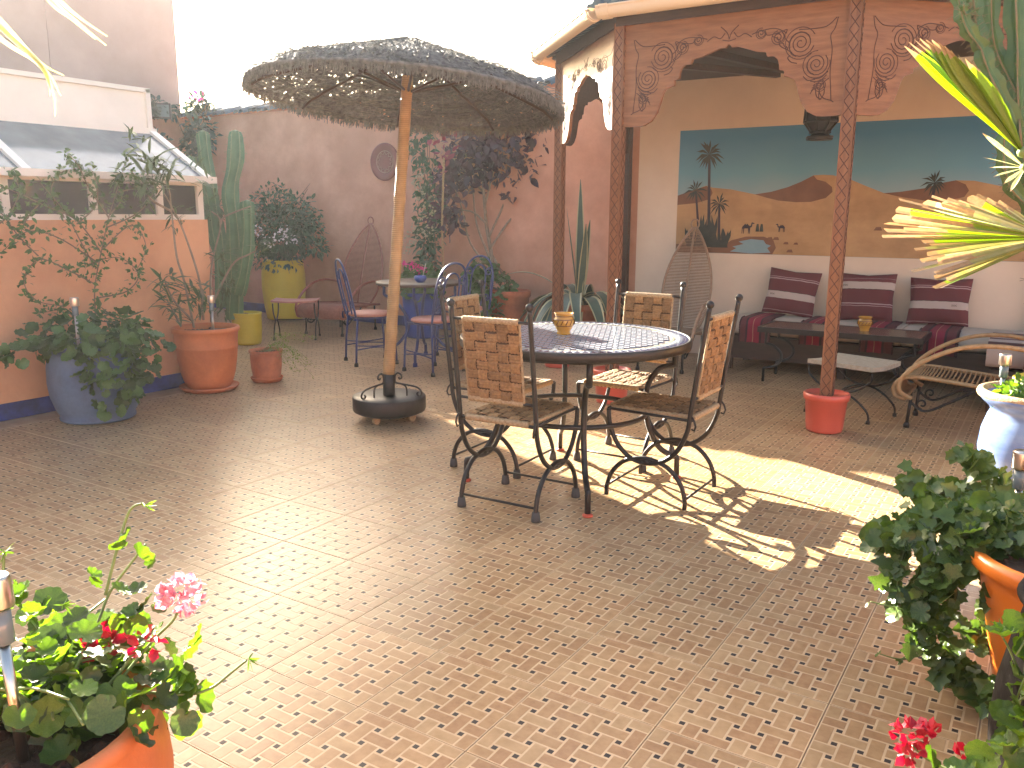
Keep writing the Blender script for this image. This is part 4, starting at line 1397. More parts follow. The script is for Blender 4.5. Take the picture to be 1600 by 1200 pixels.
# ------------------------------------------------------------------ rattan lounge chairs
def rattan_chair(label, loc, rz, m, width=.56, back=True, group='rattan lounge chairs'):
    t = thing('rattan_chair', label, 'lounge chair', loc, rz, group)
    h = width / 2
    prof = crv([(0, .40, .20), (0, .455, .215), (0, .47, .27), (0, .43, .325), (0, .34, .345), (0, .15, .335), (0, -.1, .315), (0, -.30, .305)], 9)
    mb = MB()
    for i in range(0, len(prof), 1):
        p = prof[i]
        mb.tube([(-h + .01, p.y, p.z), (-h * .4, p.y, p.z - .012), (h * .4, p.y, p.z - .012), (h - .01, p.y, p.z)], .0052, 5)
    mb.build('seat', m, t)
    mb = MB()
    for sx in (-h, h):
        mb.tube([(sx, p.y, p.z) for p in prof], .014, 7)
    mb.tube([(-h, .40, .20), (h, .40, .20)], .012, 6)
    mb.tube([(-h, -.3, .305), (h, -.3, .305)], .012, 6)
    mb.tube([(-h, -.05, .30), (h, -.05, .30)], .012, 6)
    mb.build('seat_frame', m, t)
    for sx in (-1, 1):
        mb = MB()
        mb.tube(crv([(sx * h, .36, .205), (sx * (h + .03), .43, .25), (sx * (h + .04), .42, .34), (sx * (h + .045), .30, .46), (sx * (h + .045), .10, .56), (sx * (h + .04), -.12, .585), (sx * (h + .0), -.34, .55), (sx * (h - .03), -.42, .50)], 7), .015, 8)
        mb.build('armrest', m, t)
        for y in (.38, -.28):
            m2 = MB()
            m2.tube([(sx * (h - .05), y, .02), (sx * (h - .05), y * .97, .205 if y > 0 else .30)], .011, 7)
            m2.lathe([(.001, 0), (.019, 0), (.019, .02), (.013, .035), (.001, .036)], 10, c=(sx * (h - .05), y, 0))
            m2.build('leg', M['iron'], t)
        m2 = MB()
        m2.tube(crv([(sx * (h - .05), .37, .17), (sx * (h - .05), .28, .12), (sx * (h - .05), .15, .19), (sx * (h - .05), .0, .29)], 5), .009, 6)
        m2.tube(spiral((sx * (h - .05), .30, .165), .035, 1.1, (0, 1, 0), (0, 0, 1), -PI / 2, 16, .3), .007, 6)
        m2.build('leg_scroll', M['iron'], t)
    if back:
        def wd(f):
            return h * (0.92 * math.sin(PI * min(1, .16 + .84 * f) ** .9) ** .75) if f < .985 else .012
        def bp(f, x=0):
            return Vector((x, -.30 - .26 * f - .05 * f * f, .31 + .93 * f))
        fs_ = [i / 26 for i in range(27)]
        mb = MB()
        mb.tube([bp(f, wd(f)) for f in fs_], .013, 7)
        mb.tube([bp(f, -wd(f)) for f in fs_], .013, 7)
        mb.tube([bp(f, .0) + Vector((0, .006, 0)) for f in fs_], .010, 6)
        mb.tube([bp(1.0) + Vector((.038 * math.cos(a), -.005, .03 + .045 * math.sin(a))) for a in [2 * PI * k / 16 for k in range(16)]], .008, 6, closed=True)
        mb.build('back_frame', m, t)
        mb = MB()
        for k in range(64):
            f = .02 + .95 * k / 64
            w_ = wd(f)
            mb.tube([bp(f, -w_), bp(f, 0) + Vector((0, -.012, 0)), bp(f, w_)], .0042, 4, caps=False)
        mb.build('backrest', m, t)
    return t
rattan_chair('honey coloured rattan lounge chair behind the blue glazed pot, curled seat front facing left', (-0.33, 6.09, 0), R(90), M['rattan'], .50)
rattan_chair('weathered rattan chair with a tall pointed back against the cream wall', (-2.88, 7.22, 0), R(186), M['rattan_grey'], .50)
rattan_chair('reddish rattan chair with a tall pointed back against the pink wall', (-6.95, 7.20, 0), R(188), M['rattan_red'], .60)

# ------------------------------------------------------------------ low tables, stools
def curule(name, label, cat, loc, rz, w, d, h, topm, thick=.03):
    t = thing(name, label, cat, loc, rz)
    mb = MB()
    vs, fs = [], []
    NX = 8
    for i in range(NX + 1):
        x = -w / 2 + w * i / NX
        zz = h + .012 * (abs(2 * i / NX - 1) ** 2)
        for y, dz in ((-d / 2, 0), (d / 2, 0), (d / 2, -thick), (-d / 2, -thick)):
            vs.append((x, y, zz + dz))
    for i in range(NX):
        for k in range(4):
            fs.append((i * 4 + k, i * 4 + (k + 1) % 4, (i + 1) * 4 + (k + 1) % 4, (i + 1) * 4 + k))
    fs += [(0, 3, 2, 1), (NX * 4, NX * 4 + 1, NX * 4 + 2, NX * 4 + 3)]
    mb.add(vs, fs)
    mb.build('top', topm, t)
    for sx in (-1, 1):
        x = sx * (w / 2 - .02)
        mb = MB()
        mb.tube(crv([(x, -d / 2, h - thick), (x, -d / 2 + .01, h * .75), (x, -d / 4, h * .55), (x, 0, h * .49), (x, d / 4, h * .55), (x, d / 2 - .01, h * .75), (x, d / 2, h - thick)], 5), .008, 6)
        mb.tube(crv([(x, -d / 2, 0), (x, -d / 2 + .012, h * .2), (x, -d / 4, h * .42), (x, 0, h * .5), (x, d / 4, h * .42), (x, d / 2 - .012, h * .2), (x, d / 2, 0)], 5), .008, 6)
        mb.build('leg', M['iron'], t)
        for sy in (-1, 1):
            m2 = MB()
            m2.lathe([(.001, 0), (.015, 0), (.013, .02), (.001, .022)], 10, c=(x, sy * d / 2, 0))
            m2.build('foot', M['iron'], t)
    mb = MB()
    mb.tube([(-w / 2 + .02, 0, h * .495), (w / 2 - .02, 0, h * .495)], .006, 6)
    mb.build('stretcher', M['iron'], t)
curule('iron_stool', 'low iron stool with a cream woven top beside the right gazebo post', 'stool', (-1.10, 6.08, 0), R(72), .40, .46, .37, M['stooltop'])
curule('side_table', 'low pink topped iron side table in front of the tall yellow pot', 'side table', (-6.98, 6.50, 0), R(38), .48, .34, .42, M['seatpink'], .018)

ct = thing('coffee_table', 'long low brown topped iron table in front of the cushions', 'table', (-1.39, 7.12, 0))
mb = MB()
mb.box(0, 0, .447, 1.20, .46, .02)
mb.build('top', M['tablewood'], ct)
mb = MB()
mb.box(0, -.238, .437, 1.24, .012, .045)
mb.box(0, .238, .437, 1.24, .012, .045)
mb.box(-.614, 0, .437, .012, .464, .045)
mb.box(.614, 0, .437, .012, .464, .045)
mb.build('apron', M['iron'], ct)
for sx in (-1, 1):
    for sy in (-1, 1):
        mb = MB()
        x, y = sx * .56, sy * .19
        mb.tube([(x, y, .42), (x, y, .33)] + crv([(x, y, .32), (x - sx * .07, y, .30), (x - sx * .13, y, .24), (x - sx * .12, y, .17), (x - sx * .06, y, .125), (x, y, .115)], 4) + [(x + sx * .005, y, .108), (x + sx * .005, y, 0)], .012, 7)
        mb.build('leg', M['iron'], ct)
ochre_pot((-1.23, 7.12, .457), 'yellow ochre jar standing on the long low table, half behind the post', 1.05)

# ------------------------------------------------------------------ bench with mattress, rugs, cushions
be = thing('wall_bench', 'long dark wooden bench with a cream mattress along the cream wall', 'bench', (-0.98, 7.66, 0))
mb = MB()
mb.box(0, -.26, .20, 2.9, .04, .20)
mb.box(0, .26, .20, 2.9, .04, .20)
mb.box(-1.43, 0, .20, .04, .48, .20)
mb.box(0, 0, .295, 2.94, .58, .02)
mb.build('frame', M['darkwood'], be)
for x in (-1.42, -.45, .5, 1.42):
    for y in (-.26, .26):
        m2 = MB()
        m2.box(x, y, .05, .06, .05, .1)
        m2.build('leg', M['darkwood'], be)
mb = MB()
vs = []
for x0, x1 in ((-1.44, -.02), (-.01, 1.44)):
    pr = []
    for k in range(20):
        a = 2 * PI * k / 20
        cx, cy = math.cos(a), math.sin(a)
        pr.append((.285 * math.copysign(abs(cx) ** .35, cx), .075 * math.copysign(abs(cy) ** .5, cy)))
    mb.extrude(pr, (x0, 0, .382), (x1, 0, .382), smooth=True)
mb.build('mattress', M['mattress'], be)
for i, (x, w, lab) in enumerate(((-2.17, .26, 'folded red and black kilim rug hanging over the left end of the bench'),
                                 (-1.66, .24, 'red and black kilim rug on the bench, just left of the carved post'),
                                 (-1.17, .24, 'red and black kilim rug on the bench, hanging below the middle of the low table'),
                                 (-0.72, .27, 'red and black kilim rug on the bench at the right end of the low table'))):
    t = thing('kilim_rug', lab, 'rug', (x, 7.66, 0), 0, 'kilim rugs draped over the bench')
    path = crv([(0, .22, .466), (0, .0, .468), (0, -.2, .466), (0, -.275, .455), (0, -.312, .42), (0, -.318, .36), (0, -.312, .30), (0, -.315, .255 + .02 * (i % 2))], 4)
    mb = MB()
    vs, fs = [], []
    NXr = 8
    for q in path:
        for k in range(NXr + 1):
            xx = -w / 2 + w * k / NXr
            vs.append((xx, q.y - .004 * math.sin(k * 1.7 + q.z * 20), q.z + .002 * math.sin(k * 2.3)))
    for a in range(len(path) - 1):
        for k in range(NXr):
            b = a * (NXr + 1) + k
            fs.append((b, b + 1, b + NXr + 2, b + NXr + 1))
    nv_ = len(vs)
    vs2 = [(p[0], p[1] + (.0 if p[2] > .46 else .008), p[2] - (.008 if p[2] > .44 else 0)) for p in vs]
    mb.add(vs + vs2, fs + [tuple(nv_ + q for q in reversed(f)) for f in fs], 0, True)
    cl = mb.build('cloth', M['rug'], t)
    mb = MB()
    for sx in (-1, 1):
        for q in path[8:]:
            mb.sphere((sx * (w / 2 + .004), q.y - .002, q.z), .0085, 6)
    stuff(mb.build('fringe', M['fringe'], cl))

def lettering(txt, size, m, parent, loc, rot):
    cu = bpy.data.curves.new('lettering', 'FONT')
    cu.body = txt
    cu.size = size
    cu.extrude = 0.0008
    tmp = bpy.data.objects.new('tmp_lettering', cu)
    COL.objects.link(tmp)
    dg = bpy.context.evaluated_depsgraph_get()
    me = bpy.data.meshes.new_from_object(tmp.evaluated_get(dg))
    bpy.data.objects.remove(tmp)
    me.materials.clear()
    me.materials.append(m)
    return link('lettering', me, parent, loc, rot)
def cushion(label, x, y, z, w, h, rz, tilt, lean, m, text=None, grp='striped cushions on the bench'):
    t = thing('striped_cushion', label, 'cushion', (x, y, z), 0, grp)
    t.rotation_euler = (tilt, lean, rz)
    N = 18
    mb = MB()
    for sgn in (1, -1):
        vs, fs = [], []
        for i in range(N + 1):
            for j in range(N + 1):
                u, v = 2 * i / N - 1, 2 * j / N - 1
                puff = max(0, (1 - u ** 4) * (1 - v ** 4)) ** .6
                pin = 1 - .07 * (1 - abs(v)) * abs(u) ** 3 * 1.0
                pin2 = 1 - .09 * (1 - abs(u)) * abs(v) ** 3
                vs.append((u * w / 2 * pin, -sgn * .065 * puff + .004 * math.sin(u * 7 + v * 5) * puff, v * h / 2 * pin2))
        for i in range(N):
            for j in range(N):
                b = i * (N + 1) + j
                f = (b, b + N + 1, b + N + 2, b + 1)
                fs.append(f if sgn == 1 else f[::-1])
        mb.add(vs, fs, 0, True)
    c = mb.build('cover', m, t)
    if text:
        lettering(text[0], .030, M['letter'], c, (text[1], -.068, text[2]), (R(90), 0, 0))
cushion('leftmost maroon cushion against the wall, its lettered cream band below the middle', -2.0, 7.83, .665, .46, .42, R(0), R(-14), R(5), M['cushion_a'], ('zoc', -.17, -.045))
cushion('middle maroon cushion with the cream band near its top, behind the carved post', -1.36, 7.83, .66, .46, .42, 0, R(-14), R(-1), M['cushion_b'], ('zoc', -.19, .085))
cushion('right maroon striped cushion below the palm leaf, with a lettered cream band low down', -.79, 7.83, .655, .47, .40, 0, R(-14), R(-1), M['cushion_a'], ('zoc', .1, -.045))

sb = thing('side_bench', 'bench on the right under a brown and cream striped blanket, behind the rattan lounge chair', 'bench', (-0.10, 6.98, 0))
mb = MB()
mb.box(0.1, 0, .16, .62, .72, .30)
mb.build('frame', M['darkwood'], sb)
mb = MB()
pr = []
for k in range(20):
    a = 2 * PI * k / 20
    cx, cy = math.cos(a), math.sin(a)
    pr.append((.37 * math.copysign(abs(cx) ** .35, cx), .10 * math.copysign(abs(cy) ** .5, cy)))
mb.extrude(pr, (-.24, 0, .41), (.42, 0, .41), smooth=True)
mb.build('blanket', M['blanket'], sb)
cushion('maroon cushion at the far right edge on the striped side bench', 0.06, 7.12, .67, .40, .36, R(-60), R(-12), 0, M['cushion_b'], None, 'striped cushions on the bench')

# ------------------------------------------------------------------ hanging lantern
M['smoked'] = mat('smoked_glass', (0.05, 0.05, 0.045), (0.03, 0.03, 0.03), rough=0.15)
ln = thing('hanging_lantern', 'dark metal and glass lantern hanging inside the gazebo', 'lantern', (-1.645, 6.95, 0))
mb = MB()
for z, r in ((2.26, .115), (2.06, .125), (1.98, .075), (1.945, .095)):
    mb.tube([(r * math.cos(2 * PI * k / 8), r * math.sin(2 * PI * k / 8), z) for k in range(8)], .010, 5, closed=True)
for k in range(8):
    a = 2 * PI * k / 8
    mb.tube([(.115 * math.cos(a), .115 * math.sin(a), 2.26), (.125 * math.cos(a), .125 * math.sin(a), 2.06), (.07 * math.cos(a), .07 * math.sin(a), 1.985)], .008, 5)
mb.build('frame', M['iron'], ln)
mb = MB()
mb.lathe([(.125, 2.265), (.13, 2.28), (.09, 2.36), (.03, 2.42), (.012, 2.45), (.001, 2.455)], 8, smooth=False)
mb.lathe([(.07, 1.985), (.055, 1.975), (.1, 1.94), (.098, 1.925), (.001, 1.92)], 8, smooth=False)
mb.build('cap', M['iron'], ln)
mb = MB()
mb.lathe([(.108, 2.255), (.118, 2.065)], 8, smooth=False)
mb.lathe([(.118, 2.06), (.066, 1.99)], 8, smooth=False)
mb.build('glass', M['smoked'], ln)
mb = MB()
mb.tube([(0, 0, 2.45), (0, 0, 2.6)], .006, 6)
mb.build('chain', M['iron'], ln)

# ------------------------------------------------------------------ blue bistro table and chairs
bt = thing('bistro_table', 'round dark topped blue iron bistro table behind the parasol pole', 'table', (-4.93, 6.11, 0))
mb = MB()
mb.lathe([(.001, .715), (.39, .715), (.40, .72), (.40, .74), (.39, .745), (.001, .745)], 48)
mb.build('top', M['darkwood'], bt)
for k in range(4):
    a = R(30 + 90 * k)
    def q(r, z):
        return (r * math.cos(a), r * math.sin(a), z)
    mb = MB()
    mb.tube([q(.33, .715), q(.33, .62)] + crv([q(.32, .61), q(.24, .57), q(.16, .48), (q(.11, .38)), q(.12, .28), q(.2, .17), q(.27, .125), q(.32, .115)], 5) + [q(.325, .1), q(.325, 0)], .014, 7)
    mb.lathe([(.001, 0), (.022, 0), (.02, .035), (.001, .036)], 10, c=q(.325, 0))
    mb.build('leg', M['blueiron'], bt)
mb = MB()
mb.tube([(.115 * math.cos(2 * PI * k / 20), .115 * math.sin(2 * PI * k / 20), .36) for k in range(20)], .01, 6, closed=True)
mb.build('leg_ring', M['blueiron'], bt)
ob = thing('oil_burner', 'small dark dish with a stick on the blue bistro table', 'dish', (-4.83, 6.0, .745))
mb = MB()
mb.lathe([(.001, 0), (.03, 0), (.05, .02), (.058, .04), (.052, .06), (.045, .062), (.04, .05), (.001, .03)], 20)
mb.build('bowl', M['royalpot'], ob)
mb = MB()
mb.tube([(0.02, 0, .03), (.05, .02, .17)], .004, 5)
mb.build('stick', M['steel'], ob)

def blue_chair():
    t = thing('bistro_chair', 'x', 'chair', (0, 0, 0), 0, 'blue iron bistro chairs')
    mb = MB()
    mb.lathe([(.001, .44), (.18, .44), (.195, .448), (.195, .462), (.18, .472), (.001, .476)], 32)
    mb.build('seat', M['seatpink'], t)
    for sx in (-1, 1):
        for sy in (-1, 1):
            mb = MB()
            mb.tube([(sx * .16, sy * .16, .43), (sx * .175, sy * .18, .22), (sx * .18, sy * .19, .01)], .010, 7)
            m2 = mb.build('leg', M['blueiron'], t)
            mb = MB()
            mb.lathe([(.001, 0), (.02, 0), (.019, .02), (.013, .035), (.001, .036)], 10, c=(sx * .18, sy * .19, 0))
            mb.build('foot', M['iron'], m2)
    mb = MB()
    mb.tube([(.17 * math.cos(2 * PI * k / 32), .17 * math.sin(2 * PI * k / 32), .43) for k in range(32)], .009, 6, closed=True)
    for sx in (-1, 1):
        mb.tube(crv([(sx * .178, -.185, .15), (sx * .165, 0, .165), (sx * .178, .185, .15)], 5), .006, 6)
        mb.tube(crv([(sx * .178, -.185, .19), (sx * .165, 0, .175), (sx * .178, .185, .19)], 5), .006, 6)
    mb.build('stretcher', M['blueiron'], t)
    mb = MB()
    def bk(x, z):
        return (x, -.18 - .10 * (z - .45) / .5, z)
    arch = [bk(-.175, .44), bk(-.18, .6), bk(-.178, .74), bk(-.15, .85), bk(-.09, .925), bk(0, .95), bk(.09, .925), bk(.15, .85), bk(.178, .74), bk(.18, .6), bk(.175, .44)]
    mb.tube(crv(arch, 5), .010, 7)
    arch = [bk(-.06, .46), bk(-.085, .6), bk(-.085, .76), bk(-.055, .84), bk(0, .865), bk(.055, .84), bk(.085, .76), bk(.085, .6), bk(.06, .46)]
    mb.tube(crv(arch, 5), .008, 6)
    for sx in (-1, 1):
        mb.tube(spiral(bk(sx * .12, .80), .045, 1.3, (sx, 0, 0), (0, -.19, .98), 0, 20, .3), .007, 6)
        mb.tube(spiral(bk(sx * .12, .56), .04, 1.3, (sx, 0, 0), (0, .19, -.98), 0, 20, .3), .007, 6)
        mb.tube([bk(sx * .165, .80), bk(sx * .16, .68), bk(sx * .16, .56)], .006, 6)
    mb.build('backrest', M['blueiron'], t)
    return t
bc0 = blue_chair()
for i, (x, y, lab) in enumerate(((-5.26, 5.79, 'blue iron bistro chair seen side on, left of the parasol pole'),
                                 (-4.50, 5.76, 'arched blue iron bistro chair on the near right side of the bistro table'),
                                 (-4.80, 6.62, 'blue iron bistro chair at the far side of the bistro table, near the blue pot'))):
    c = bc0 if i == 0 else copy_tree(bc0)
    dx, dy = -4.93 - x, 6.11 - y
    c.location = (x, y, 0)
    c.rotation_euler = (0, 0, math.atan2(dy, dx) - PI / 2 + (.25, .5, 0.2)[i])
    c['label'] = lab

# ------------------------------------------------------------------ small wall things
pl = thing('wall_plate', 'round red brown woven plate hanging on the pink wall', 'plate', (-6.93, WY - .002, 1.965))
mb = MB()
prof = [(.001, .02), (.06, .024), (.10, .022), (.125, .018), (.13, .028), (.205, .045), (.22, .04), (.222, .03), (.001, .0)]
vs = []
mb.lathe(prof, 40)
mb.v = [(x, -z, y) for x, y, z in mb.v]
mb.build('disc', mat('red_brown_plate', (.20, .055, .045), (.15, .04, .035), rough=.5), pl)
mb = MB()
for k in range(12):
    a = 2 * PI * k / 12
    mb.tube([(.085 * math.cos(a - .25), -.030, .085 * math.sin(a - .25)), (.118 * math.cos(a), -.028, .118 * math.sin(a)), (.085 * math.cos(a + .25), -.030, .085 * math.sin(a + .25))], .004, 4)
mb.tube([(.128 * math.cos(2 * PI * k / 32), -.03, .128 * math.sin(2 * PI * k / 32)) for k in range(32)], .005, 5, closed=True)
mb.build('star_pattern', mat('buff_pattern', (.42, .25, .2), rough=.6), pl)
fl = thing('floodlight', 'small grey floodlight among the vine at the left end of the back wall', 'lamp', (-10.60, WY - .42, 2.42))
fl.rotation_euler = (0, 0, R(48))
mb = MB()
mb.box(0, -.03, .30, .26, .10, .20)
mb.build('housing', M['iron'], fl)
mb = MB()
mb.box(0, -.085, .30, .22, .012, .16)
mb.build('lens', M['glass'], fl)
mb = MB()
mb.box(0, .04, .30, .05, .08, .05)
mb.build('bracket', M['iron'], fl)

# ------------------------------------------------------------------ pots
def pot(name, label, loc, prof, m, soil_r, soil_z, saucer=None, wob=0.0, cat='flower pot', n=48, sm=None):
    t = thing(name, label, cat, loc)
    mb = MB()
    mb.lathe(prof, n, wob=wob)
    mb.build('body', m, t)
    if soil_r:
        mb = MB()
        mb.disc(soil_r, soil_z, 28, wob=.006)
        rr = random.Random(len(label))
        for k in range(40):
            a, q = rr.uniform(0, 2 * PI), soil_r * math.sqrt(rr.random()) * .93
            mb.sphere((q * math.cos(a), q * math.sin(a), soil_z), rr.uniform(.006, .016) * soil_r / .2, 6)
        mb.build('soil', M['soil'], t)
    if saucer:
        mb = MB()
        r = saucer
        mb.lathe([(.001, .002), (r * .88, .002), (r, .028), (r * 1.02, .036), (r * .98, .040), (r * .95, .03), (r * .84, .012), (.001, .012)], 48)
        mb.build('saucer', sm or m, t)
    return t
pot('terracotta_pot', 'large orange terracotta pot on a saucer against the low peach wall', (-5.47, 4.16, 0),
    [(.001, .014), (.135, .014), (.16, .03), (.185, .08), (.205, .15), (.218, .24), (.228, .33), (.232, .335), (.232, .345), (.229, .35), (.233, .42), (.238, .455), (.248, .46), (.252, .475), (.248, .492), (.238, .496), (.226, .49), (.218, .44), (.21, .30)],
    M['terra'], .218, .45, .22, sm=M['terra_dark'])
pot('terracotta_pot', 'small stained terracotta pot on a saucer, right of the large terracotta pot', (-5.36, 4.64, 0),
    [(.001, .014), (.095, .014), (.11, .04), (.122, .12), (.126, .2), (.126, .235), (.134, .24), (.136, .255), (.130, .262), (.12, .258), (.115, .2)],
    M['terra_dark'], .117, .235, .128)
pot('blue_pot', 'big chalky blue pot overgrown by trailing geranium beside the low peach wall', (-5.30, 3.14, 0),
    [(.001, .004), (.222, .004), (.232, .012), (.232, .028), (.225, .036), (.25, .08), (.278, .17), (.288, .26), (.284, .36), (.27, .45), (.262, .48), (.272, .49), (.274, .505), (.262, .515), (.245, .51), (.24, .42)],
    M['bluepot'], .242, .46, None, wob=.008)
pot('yellow_pot', 'tall bright yellow barrel pot in the back corner', (-8.28, 7.52, 0),
    [(.001, .03), (.215, .03), (.225, .05), (.252, .2), (.272, .42), (.27, .6), (.25, .76), (.244, .775), (.228, .77), (.23, .6)],
    M['yellowpot'], .23, .72)
pot('yellow_pot', 'small yellow pot at the foot of the tall columnar cactus', (-7.08, 5.90, 0),
    [(.001, .004), (.13, .004), (.14, .03), (.15, .17), (.152, .31), (.156, .32), (.156, .335), (.145, .337), (.14, .3)],
    M['yellowpot'], .142, .31)
pot('blue_pot', 'royal blue pot of red geraniums behind the bistro table', (-5.9, 7.35, 0),
    [(.001, .004), (.17, .004), (.18, .03), (.20, .2), (.215, .42), (.215, .47), (.225, .48), (.225, .50), (.21, .505), (.2, .46)],
    M['royalpot'], .205, .47)
pot('terracotta_pot', 'terracotta pot at the back wall beside the copper leaved tree', (-4.80, 7.45, 0),
    [(.001, .004), (.15, .004), (.16, .03), (.19, .3), (.205, .50), (.22, .51), (.222, .57), (.21, .575), (.2, .52)],
    M['terra_dark'], .2, .53)
pot('terracotta_pot', 'broad terracotta pot of the striped agave inside the gazebo corner', (-3.98, 7.45, 0),
    [(.001, .004), (.2, .004), (.21, .03), (.25, .25), (.275, .42), (.295, .43), (.298, .49), (.28, .495), (.27, .44)],
    M['terra_dark'], .272, .46)
pot('terracotta_pot', 'terracotta pot holding the copper leaved tree at the back wall', (-5.22, 7.62, 0),
    [(.001, .004), (.14, .004), (.15, .03), (.18, .3), (.19, .40), (.2, .41), (.2, .45), (.19, .455), (.18, .42)],
    M['terra_dark'], .182, .43)
pot('blue_pot', 'blue and white glazed pot at the right edge in the sun', (0.02, 4.56, 0),
    [(.001, .004), (.17, .004), (.185, .02), (.20, .08), (.235, .18), (.252, .27), (.245, .36), (.225, .43), (.215, .455), (.225, .475), (.255, .50), (.272, .52), (.274, .538), (.262, .548), (.245, .54), (.22, .50), (.205, .45)],
    M['blueglaze'], .235, .50, wob=.01)
tb_ = MB()
tb_.tube([(.258 * math.cos(2 * PI * k / 48), .258 * math.sin(2 * PI * k / 48), .537) for k in range(48)], .021, 8, closed=True)
gp = [o for o in bpy.data.objects if o.get('label', '').startswith('blue and white glazed pot')][0]
tb_.build('rim', M['cord_edge'], gp)
pot('orange_pot', 'tall bright orange pot with trailing ivy at the right edge', (0.14, 2.62, 0),
    [(.001, .004), (.145, .004), (.155, .02), (.175, .1), (.205, .25), (.228, .36), (.24, .40), (.262, .41), (.268, .43), (.262, .452), (.245, .455), (.23, .44), (.22, .36)],
    M['orangepot'], .228, .42)
pot('black_urn', 'black glazed urn at the bottom right corner', (0.25, 2.04, 0),
    [(.001, .004), (.17, .004), (.22, .05), (.26, .14), (.268, .24), (.262, .34), (.245, .44), (.228, .52), (.235, .545), (.245, .555), (.24, .565), (.22, .56), (.21, .5)],
    M['blackpot'], .212, .52)
pot('terracotta_pot', 'orange terracotta pot of bright geraniums in the bottom left corner', (-1.43, 0.61, 0),
    [(.001, .004), (.17, .004), (.19, .03), (.23, .12), (.265, .25), (.275, .36), (.268, .44), (.255, .475), (.262, .487), (.262, .505), (.25, .513), (.236, .507), (.232, .47), (.23, .4)],
    M['terra'], .234, .462)
pot('yellow_pot', 'yellow pot behind the blue and white glazed pot at the right edge', (0.10, 5.28, 0),
    [(.001, .004), (.17, .004), (.18, .03), (.21, .25), (.225, .46), (.235, .47), (.235, .50), (.22, .505), (.21, .45)],
    M['yellowpot'], .212, .48)

# ------------------------------------------------------------------ solar lamps
def solar(label, loc, h, r=.026, tilt=(0, 0)):
    t = thing('solar_lamp', label, 'lamp', loc, 0, 'solar garden lamps')
    t.rotation_euler = (tilt[0], tilt[1], 0)
    mb = MB()
    mb.lathe([(.001, 0), (r * .38, 0), (r * .38, h - .11), (.001, h - .11)], 14)
    mb.build('stake', M['steel'], t)
    mb = MB()
    mb.lathe([(r * .6, h - .112), (r * .72, h - .11), (r * .72, h - .05), (r * .6, h - .05)], 18)
    mb.build('lens', M['glass'], t)
    mb = MB()
    mb.lathe([(.001, h - .052), (r, h - .052), (r * 1.04, h - .048), (r * 1.04, h - .004), (r, h), (r * .92, h + .002), (.001, h + .002)], 22)
    mb.build('cap', M['steel'], t)
solar('steel solar lamp standing among the bright geraniums, bottom left', (-1.345, 0.612, .455), .325, .024, (0, R(-5)))
solar('steel solar lamp in the blue pot of trailing geranium', (-5.22, 3.0, .45), .37, .026)
solar('steel solar lamp in the large terracotta pot', (-5.33, 4.12, .44), .30, .026)
solar('steel solar lamp rising from the ivy over the orange pot', (-0.02, 2.78, .40), .285, .026)
solar('steel solar lamp in the blue and white glazed pot', (-0.155, 4.60, .50), .21, .026)

# ================================================================== plants
def at(px, py, d):
    """world point seen at photo position (px, py), d metres in front of the lens"""
    return CAM_LOC + (FWD + RGT * ((px - 800) / FPX) + UPV * ((600 - py) / FPX)) * d
def onx(px, py, x):
    d = FWD + RGT * ((px - 800) / FPX) + UPV * ((600 - py) / FPX)
    return CAM_LOC + d * (x / d.x)
def plant(name, label, cat, loc, group=None):
    return thing(name, label, cat, loc, 0, group)
def stems_part(root, paths, r0, r1, m, name='stem', n=5):
    mb = MB()
    for p in paths:
        N = len(p)
        mb.tube(p, [r0 + (r1 - r0) * i / max(1, N - 1) for i in range(N)], n)
    return mb.build(name, m, root)
def loc_(root, p):
    return Vector(p) - root.location
def petal_ball(root, c, r, n, size, m, name='flower'):
    mb = MB()
    for _ in range(n):
        v = rvec()
        if v.z < -.5:
            v.z = -v.z
        p = Vector(c) + v * r * rnd(.55, 1.0)
        mb.join(PETAL, orient(p, v + rvec() * .7, rvec() + v, size * rnd(.7, 1.1)))
    return mb.build(name, m, root)

# --- bright geranium, bottom left
random.seed(21)
g = plant('geranium', 'bright green sunlit geranium with a pink and white flower head in the bottom left pot', 'geranium', (-1.43, 0.61, .46))
gl = []
blobs = [((.0, .10, .07), (.24, .20, .11), 135), ((.10, .16, .06), (.15, .14, .09), 80), ((-.12, .06, .07), (.16, .2, .1), 45)]
for m_ in shell_leaves(blobs, .050, out=.5, inner=.2, up=1.0, jitter=.8):
    if m_.translation.z > -.01:
        gl.append(m_)
for px, py, d in ((190, 850, 1.56), (225, 880, 1.56), (200, 920, 1.55), (160, 910, 1.55), (235, 945, 1.55), (215, 955, 1.53), (50, 915, 1.45), (30, 950, 1.45), (300, 1000, 1.55), (280, 1040, 1.53), (265, 1075, 1.5), (300, 1060, 1.52), (240, 985, 1.52), (205, 985, 1.5), (110, 985, 1.5), (120, 1045, 1.45), (60, 1040, 1.42), (40, 1000, 1.42)):
    for _ in range(2):
        gl.append(orient(loc_(g, at(px + rnd(-8, 8), py + rnd(-8, 8), d)), rvec() + Vector((0, 0, .2)), Vector((-.3, -.2, 1)) + rvec() * .7, rnd(.026, .048)))
leaves_as_parts(g, 'leaf', [LEAF_ROUND, LEAF_ROUND2], [M['ger'], M['ger'], M['ger_old']], gl, 290)
paths = []
for k in range(24):
    a = rnd(0, 2 * PI)
    b = Vector((rnd(-.12, .12), rnd(-.05, .15), 0))
    e = Vector((.24 * math.cos(a) * rnd(.4, 1), .08 + .22 * math.sin(a) * rnd(.4, 1), rnd(.06, .16)))
    paths.append(crv([b, (b + e) / 2 + Vector((0, 0, .04)), e], 4))
def PX(*pts):
    return crv([loc_(g, at(*p)) for p in pts], 5)
